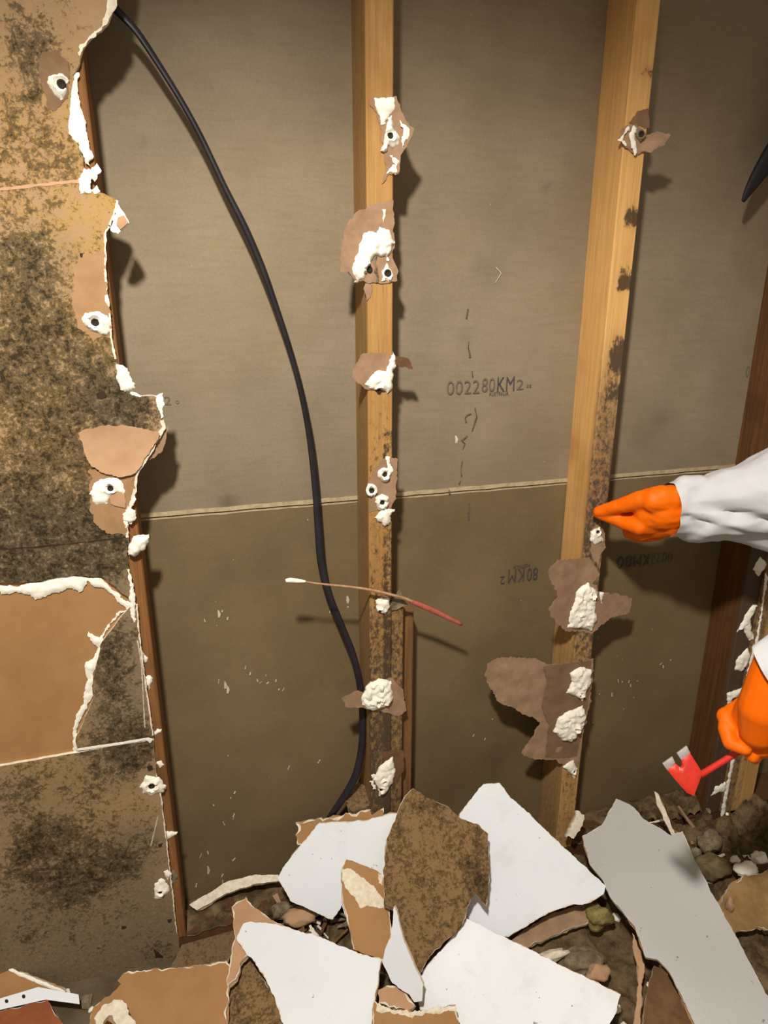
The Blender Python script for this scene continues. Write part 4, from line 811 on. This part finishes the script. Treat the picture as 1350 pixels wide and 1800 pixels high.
# ================================================================== PERSON (arms reach in from the right) AND PRY BAR
def capsule(bm, p0, r0, p1, r1, seg=14, rings=5):
    p0, p1 = Vector(p0), Vector(p1); d = p1-p0; L = d.length; t = d/L if L > 1e-6 else Vector((0, 0, 1))
    a = t.orthogonal().normalized(); b = t.cross(a); prof = []
    for i in range(rings+1): th = -math.pi/2+math.pi/2*i/rings; prof.append((r0*math.sin(th), r0*math.cos(th)))
    for i in range(rings+1): th = math.pi/2*i/rings; prof.append((L+r1*math.sin(th), r1*math.cos(th)))
    R = []
    for (h, r) in prof:
        if r < 1e-6: R.append([bm.verts.new(p0+t*h)])
        else: R.append([bm.verts.new(p0+t*h+a*r*math.cos(2*math.pi*k/seg)+b*r*math.sin(2*math.pi*k/seg)) for k in range(seg)])
    for i in range(len(R)-1):
        A, B = R[i], R[i+1]
        for k in range(seg):
            k2 = (k+1) % seg
            if len(A) == 1: bm.faces.new((A[0], B[k2], B[k]))
            elif len(B) == 1: bm.faces.new((A[k], A[k2], B[0]))
            else: bm.faces.new((A[k], A[k2], B[k2], B[k]))
def chain(bm, pts):
    for (p, r), (q, s) in zip(pts, pts[1:]): capsule(bm, p, r, q, s)
def remeshed(name, bm, vox, mat, parent, smooth_it=4, disp=None, cuts=()):
    bmesh.ops.recalc_face_normals(bm, faces=bm.faces)
    me = bpy.data.meshes.new(name); bm.to_mesh(me); bm.free(); o = link(name, me)
    m = o.modifiers.new('r', 'REMESH'); m.mode = 'VOXEL'; m.voxel_size = vox; m.use_smooth_shade = True
    s = o.modifiers.new('s', 'SMOOTH'); s.iterations = smooth_it; s.factor = .5
    bpy.context.view_layer.update(); dg = bpy.context.evaluated_depsgraph_get()
    me2 = bpy.data.meshes.new_from_object(o.evaluated_get(dg)); bpy.data.objects.remove(o); bpy.data.meshes.remove(me)
    if disp:
        co = [v.co.copy() for v in me2.vertices]; no = [v.normal.copy() for v in me2.vertices]
        for v, c, n_ in zip(me2.vertices, co, no): v.co = c+n_*disp(c)
    for (pc_, pn_) in cuts:
        b2 = bmesh.new(); b2.from_mesh(me2); near = [v for v in b2.verts if (v.co-pc_).length < .19]; ns = set(near)
        fs_ = [f for f in b2.faces if all(v in ns for v in f.verts)]; es = list({e for f in fs_ for e in f.edges})
        bmesh.ops.bisect_plane(b2, geom=near+es+fs_, plane_co=pc_, plane_no=pn_, clear_outer=True); b2.to_mesh(me2); b2.free()
    me2.materials.clear(); me2.materials.append(mat); me2.polygons.foreach_set('use_smooth', [True]*len(me2.polygons)); me2.name = name
    base = world_loc(parent)
    for v in me2.vertices: v.co -= base
    return link(name, me2, parent)

pr = thing('person', (1.25, -.80, FLOOR), 'person in a white coverall and orange gloves reaching in from the right', 'person')
S = lambda u, v, Y, r: (at(u, v, Y), r)
shoL, shoR = Vector((1.00, -.48, .30)), Vector((.86, -.88, .20))
elL = at(1490, 815, -.34); elR = Vector((.63, -.73, .05))
wrR = at(1352, 1180, -.590)
bm = bmesh.new()
chain(bm, [S(1160, 898, -.190, .050), S(1182, 897, -.200, .0535), S(1205, 893, -.205, .058), S(1240, 894, -.215, .064), S(1290, 886, -.235, .072), S(1350, 873, -.260, .084), (elL, .088), (shoL, .095)])
capsule(bm, at(1225, 915, -.21), .045, at(1265, 928, -.225), .034); capsule(bm, at(1265, 928, -.225), .030, at(1350, 930, -.255), .045)
capsule(bm, at(1208, 862, -.21), .032, at(1228, 856, -.215), .026)
chain(bm, [(wrR*1.12-elR*.12, .041), (wrR, .044), (wrR*.6+elR*.4, .056), (elR, .074), (shoR, .095)])
chain(bm, [((1.32, -.92, -.44), .17), ((1.25, -.83, -.15), .16), ((1.08, -.74, .08), .165), ((.98, -.68, .24), .12), ((.94, -.67, .36), .075)])
chain(bm, [(shoL, .095), ((.97, -.69, .20), .13), (shoR, .095)])
chain(bm, [((.90, -.66, .46), .112), ((.92, -.67, .51), .115)])
chain(bm, [((1.22, -.90, -.50), .11), ((1.10, -.60, -.84), .080), ((1.22, -1.02, -.88), .055)])
chain(bm, [((1.42, -.92, -.50), .11), ((1.46, -.58, -.84), .080), ((1.48, -1.0, -.88), .055)])
FOLDS = []
def fold(u0, v0, u1, v1, Y, wdt, h): FOLDS.append((at(u0, v0, Y), at(u1, v1, Y), wdt, h))
fold(1190, 900, 1250, 932, -.27, .008, -.016); fold(1250, 897, 1300, 912, -.30, .012, -.030); fold(1300, 912, 1360, 930, -.33, .016, -.034); fold(1250, 897, 1262, 940, -.29, .007, -.020); fold(1262, 940, 1350, 952, -.30, .007, -.014)
fold(1258, 905, 1350, 958, -.32, .010, .020); fold(1222, 832, 1240, 875, -.27, .009, -.016); fold(1240, 875, 1232, 900, -.28, .008, -.010); fold(1300, 815, 1282, 868, -.31, .014, -.016); fold(1282, 868, 1300, 890, -.32, .010, -.010)
fold(1205, 832, 1222, 850, -.26, .009, .014); fold(1195, 872, 1235, 870, -.28, .006, -.010); fold(1260, 828, 1272, 850, -.29, .008, .010); fold(1215, 918, 1240, 945, -.27, .007, -.016); fold(1330, 830, 1340, 880, -.34, .012, .012); fold(1188, 925, 1215, 915, -.26, .006, -.010)
def wr(c):
    d = .006*nz(c.x, c.y, c.z, 9)+.0025*nz(c.x, c.y, c.z, 23)-.002
    q = noise.ridged_multi_fractal((c.x*6+c.z*4, c.y*6, c.z*8-c.x*4), 1., 2., 3, 1., 2.); d += .0075*(q-.8)
    for p0, p1, w_, h_ in FOLDS:
        e = p1-p0; t = max(0, min(1, (c-p0).dot(e)/e.length_squared)); r = c-(p0+e*t); r.y *= .35
        x = r.length/w_
        if x < 4: d += h_*math.exp(-1.25*x)
    return d
remeshed('coverall', bm, .0050, M['suit'], pr, 3, wr, [(at(1179, 898, -.2), (at(1179, 898, -.2)-at(1240, 894, -.215)).normalized()), (wrR, (wrR-elR).normalized())])['label'] = 'creased white disposable coverall'
# upper hand: thumb and index pinch the stud's arris, the other fingers curl under
bm = bmesh.new()
chain(bm, [S(1200, 896, -.203, .036), S(1165, 897, -.188, .042), S(1146, 902, -.176, .036)])
chain(bm, [S(1180, 877, -.203, .028), S(1150, 880, -.196, .026)])
chain(bm, [S(1178, 917, -.192, .030), S(1150, 924, -.170, .027)])
chain(bm, [S(1164, 874, -.200, .025), S(1126, 879, -.176, .0195), S(1092, 889, -.144, .0160), S(1068, 895, -.122, .0135), S(1052, 899, -.110, .0115)])
chain(bm, [S(1150, 918, -.178, .025), S(1124, 925, -.174, .0195), S(1096, 918, -.142, .0155), S(1072, 909, -.120, .0130), S(1051, 903, -.1075, .0105)])
chain(bm, [S(1152, 928, -.165, .023), S(1126, 936, -.160, .0185), S(1107, 935, -.128, .0155), S(1114, 926, -.104, .0130), S(1128, 918, -.108, .0115)])
chain(bm, [S(1140, 902, -.150, .026), S(1106, 901, -.118, .015), S(1088, 902, -.108, .012)])
chain(bm, [S(1160, 928, -.150, .022), S(1140, 938, -.142, .0180), S(1120, 942, -.114, .0150), S(1128, 932, -.090, .0125), S(1142, 924, -.094, .011)])
chain(bm, [S(1168, 926, -.140, .020), S(1154, 938, -.126, .0160), S(1140, 941, -.102, .0128), S(1146, 932, -.084, .0108), S(1156, 926, -.090, .010)])
remeshed('glove', bm, .0032, M['orange'], pr, 3, lambda c: .0009*noise.ridged_multi_fractal((c.x*40, c.y*40, c.z*55), 1., 2., 2, 1., 2.)-.0012)['label'] = 'orange rubber glove pinching the stud edge'
# lower hand: fist closed round the pry bar
B0, B1 = at(1225, 1366, -.548), at(1304, 1318, -.572); bd = (B1-B0).normalized(); grip = B0+bd*((at(1338, 1296, -.580)-B0).dot(bd))
tow = (CAM-grip).normalized(); e1 = (tow-bd*tow.dot(bd)).normalized(); e2 = bd.cross(e1)
if e2.dot(wrR-grip) < 0: e2 = -e2
bm = bmesh.new()
for k_, s in enumerate((-.027, -.009, .009, .026)):
    r = (.0088, .0092, .0090, .0080)[k_]; pts = []
    for an in (100, 55, 5, -50, -105, -150):
        t = math.radians(an); R = 0.0175 if an > -120 else .0148
        pts.append((grip+bd*s+e2*(R*math.sin(t))*1.15+e1*(R*math.cos(t)), r*(1.15 if an > 60 else 1)))
    chain(bm, pts)
    capsule(bm, pts[0][0], r*1.25, grip+bd*s*.8+e2*.050+e1*.004, .0145)
capsule(bm, grip+bd*-.014+e2*.030, .017, wrR+Vector((0, 0, -.015)), .027); capsule(bm, grip+bd*.014+e2*.030, .017, wrR+Vector((0, 0, -.015)), .027)
chain(bm, [S(1372, 1150, -.595, .030), S(1354, 1195, -.592, .031), S(1341, 1246, -.594, .034), S(1334, 1284, -.592, .028)]); chain(bm, [S(1370, 1208, -.585, .029), S(1364, 1268, -.588, .034)])
chain(bm, [(grip+bd*-.031+e2*.036+e1*.012, .0128), (grip+bd*-.039+e2*.016+e1*.022, .0108), (grip+bd*-.026+e2*-.002+e1*.027, .0092)])
remeshed('glove', bm, .0032, M['orange'], pr, 3)['label'] = 'orange rubber glove gripping the red bar'
# head, boots (out of the picture)
bm = bmesh.new(); fc = Vector((.855, -.635, .46)); fd = Vector((-.80, .45, -.35)).normalized(); fsd = fd.cross(Vector((0, 0, 1))).normalized(); fu = fsd.cross(fd)
capsule(bm, fc, .072, fc+fu*.055, .076); capsule(bm, fc+fd*.070+fu*.01, .011, fc+fd*.082-fu*.008, .014); capsule(bm, fc+fd*.045-fu*.055, .028, fc+fd*.02-fu*.05, .03)
for sgn in (-1, 1): capsule(bm, fc+fd*.066+fsd*.028*sgn+fu*.032, .010, fc+fd*.068+fsd*.032*sgn+fu*.032, .010)
remeshed('face', bm, .005, M['skin'], pr, 3)
for x in (1.22, 1.48):
    bm = bmesh.new(); chain(bm, [((x, -1.05, -.895), .048), ((x, -1.09, -.865), .046)]); chain(bm, [((x, -1.05, -.907), .042), ((x, -.93, -.913), .035)]); remeshed('boot', bm, .008, M['black'], pr, 3)

pb = thing('pry_bar', B0, 'red pry bar with a notched bare-steel claw held in the lower orange glove', 'tool')
tube('shaft', [B0-bd*.006, B0+bd*.10, B0+bd*.2, B0+bd*.30], [.0052, .0047, .0047, .0047], M['red'], pb, 12)
pc = Frame(at(1205, 1356, -.552), (-.35, -.75, .42))
plate = [(1173, 1353), (1187, 1342), (1192, 1346), (1197, 1350), (1200, 1345), (1198, 1335), (1213, 1324), (1224, 1341), (1235, 1359), (1230, 1372), (1220, 1399), (1208, 1394), (1190, 1374)]
solid('claw', pc, pc.poly(plate), .005, M['red'], pb, .006, h=lambda a, b, d: min(d, .003)*.8, bend=lambda a, b: 0)
for tp in ([(1165, 1342), (1182, 1330), (1187, 1341), (1173, 1354)], [(1190, 1324), (1207, 1311), (1214, 1324), (1198, 1336)]):
    solid('claw_tip', Frame(pc.w(0, 0, -.0005), pc.n, pc.ex), pc.poly(tp), .004, M['steel'], pb, .006, h=lambda a, b, d: min(d, .0025)*.7)['label'] = 'bare steel claw tip'
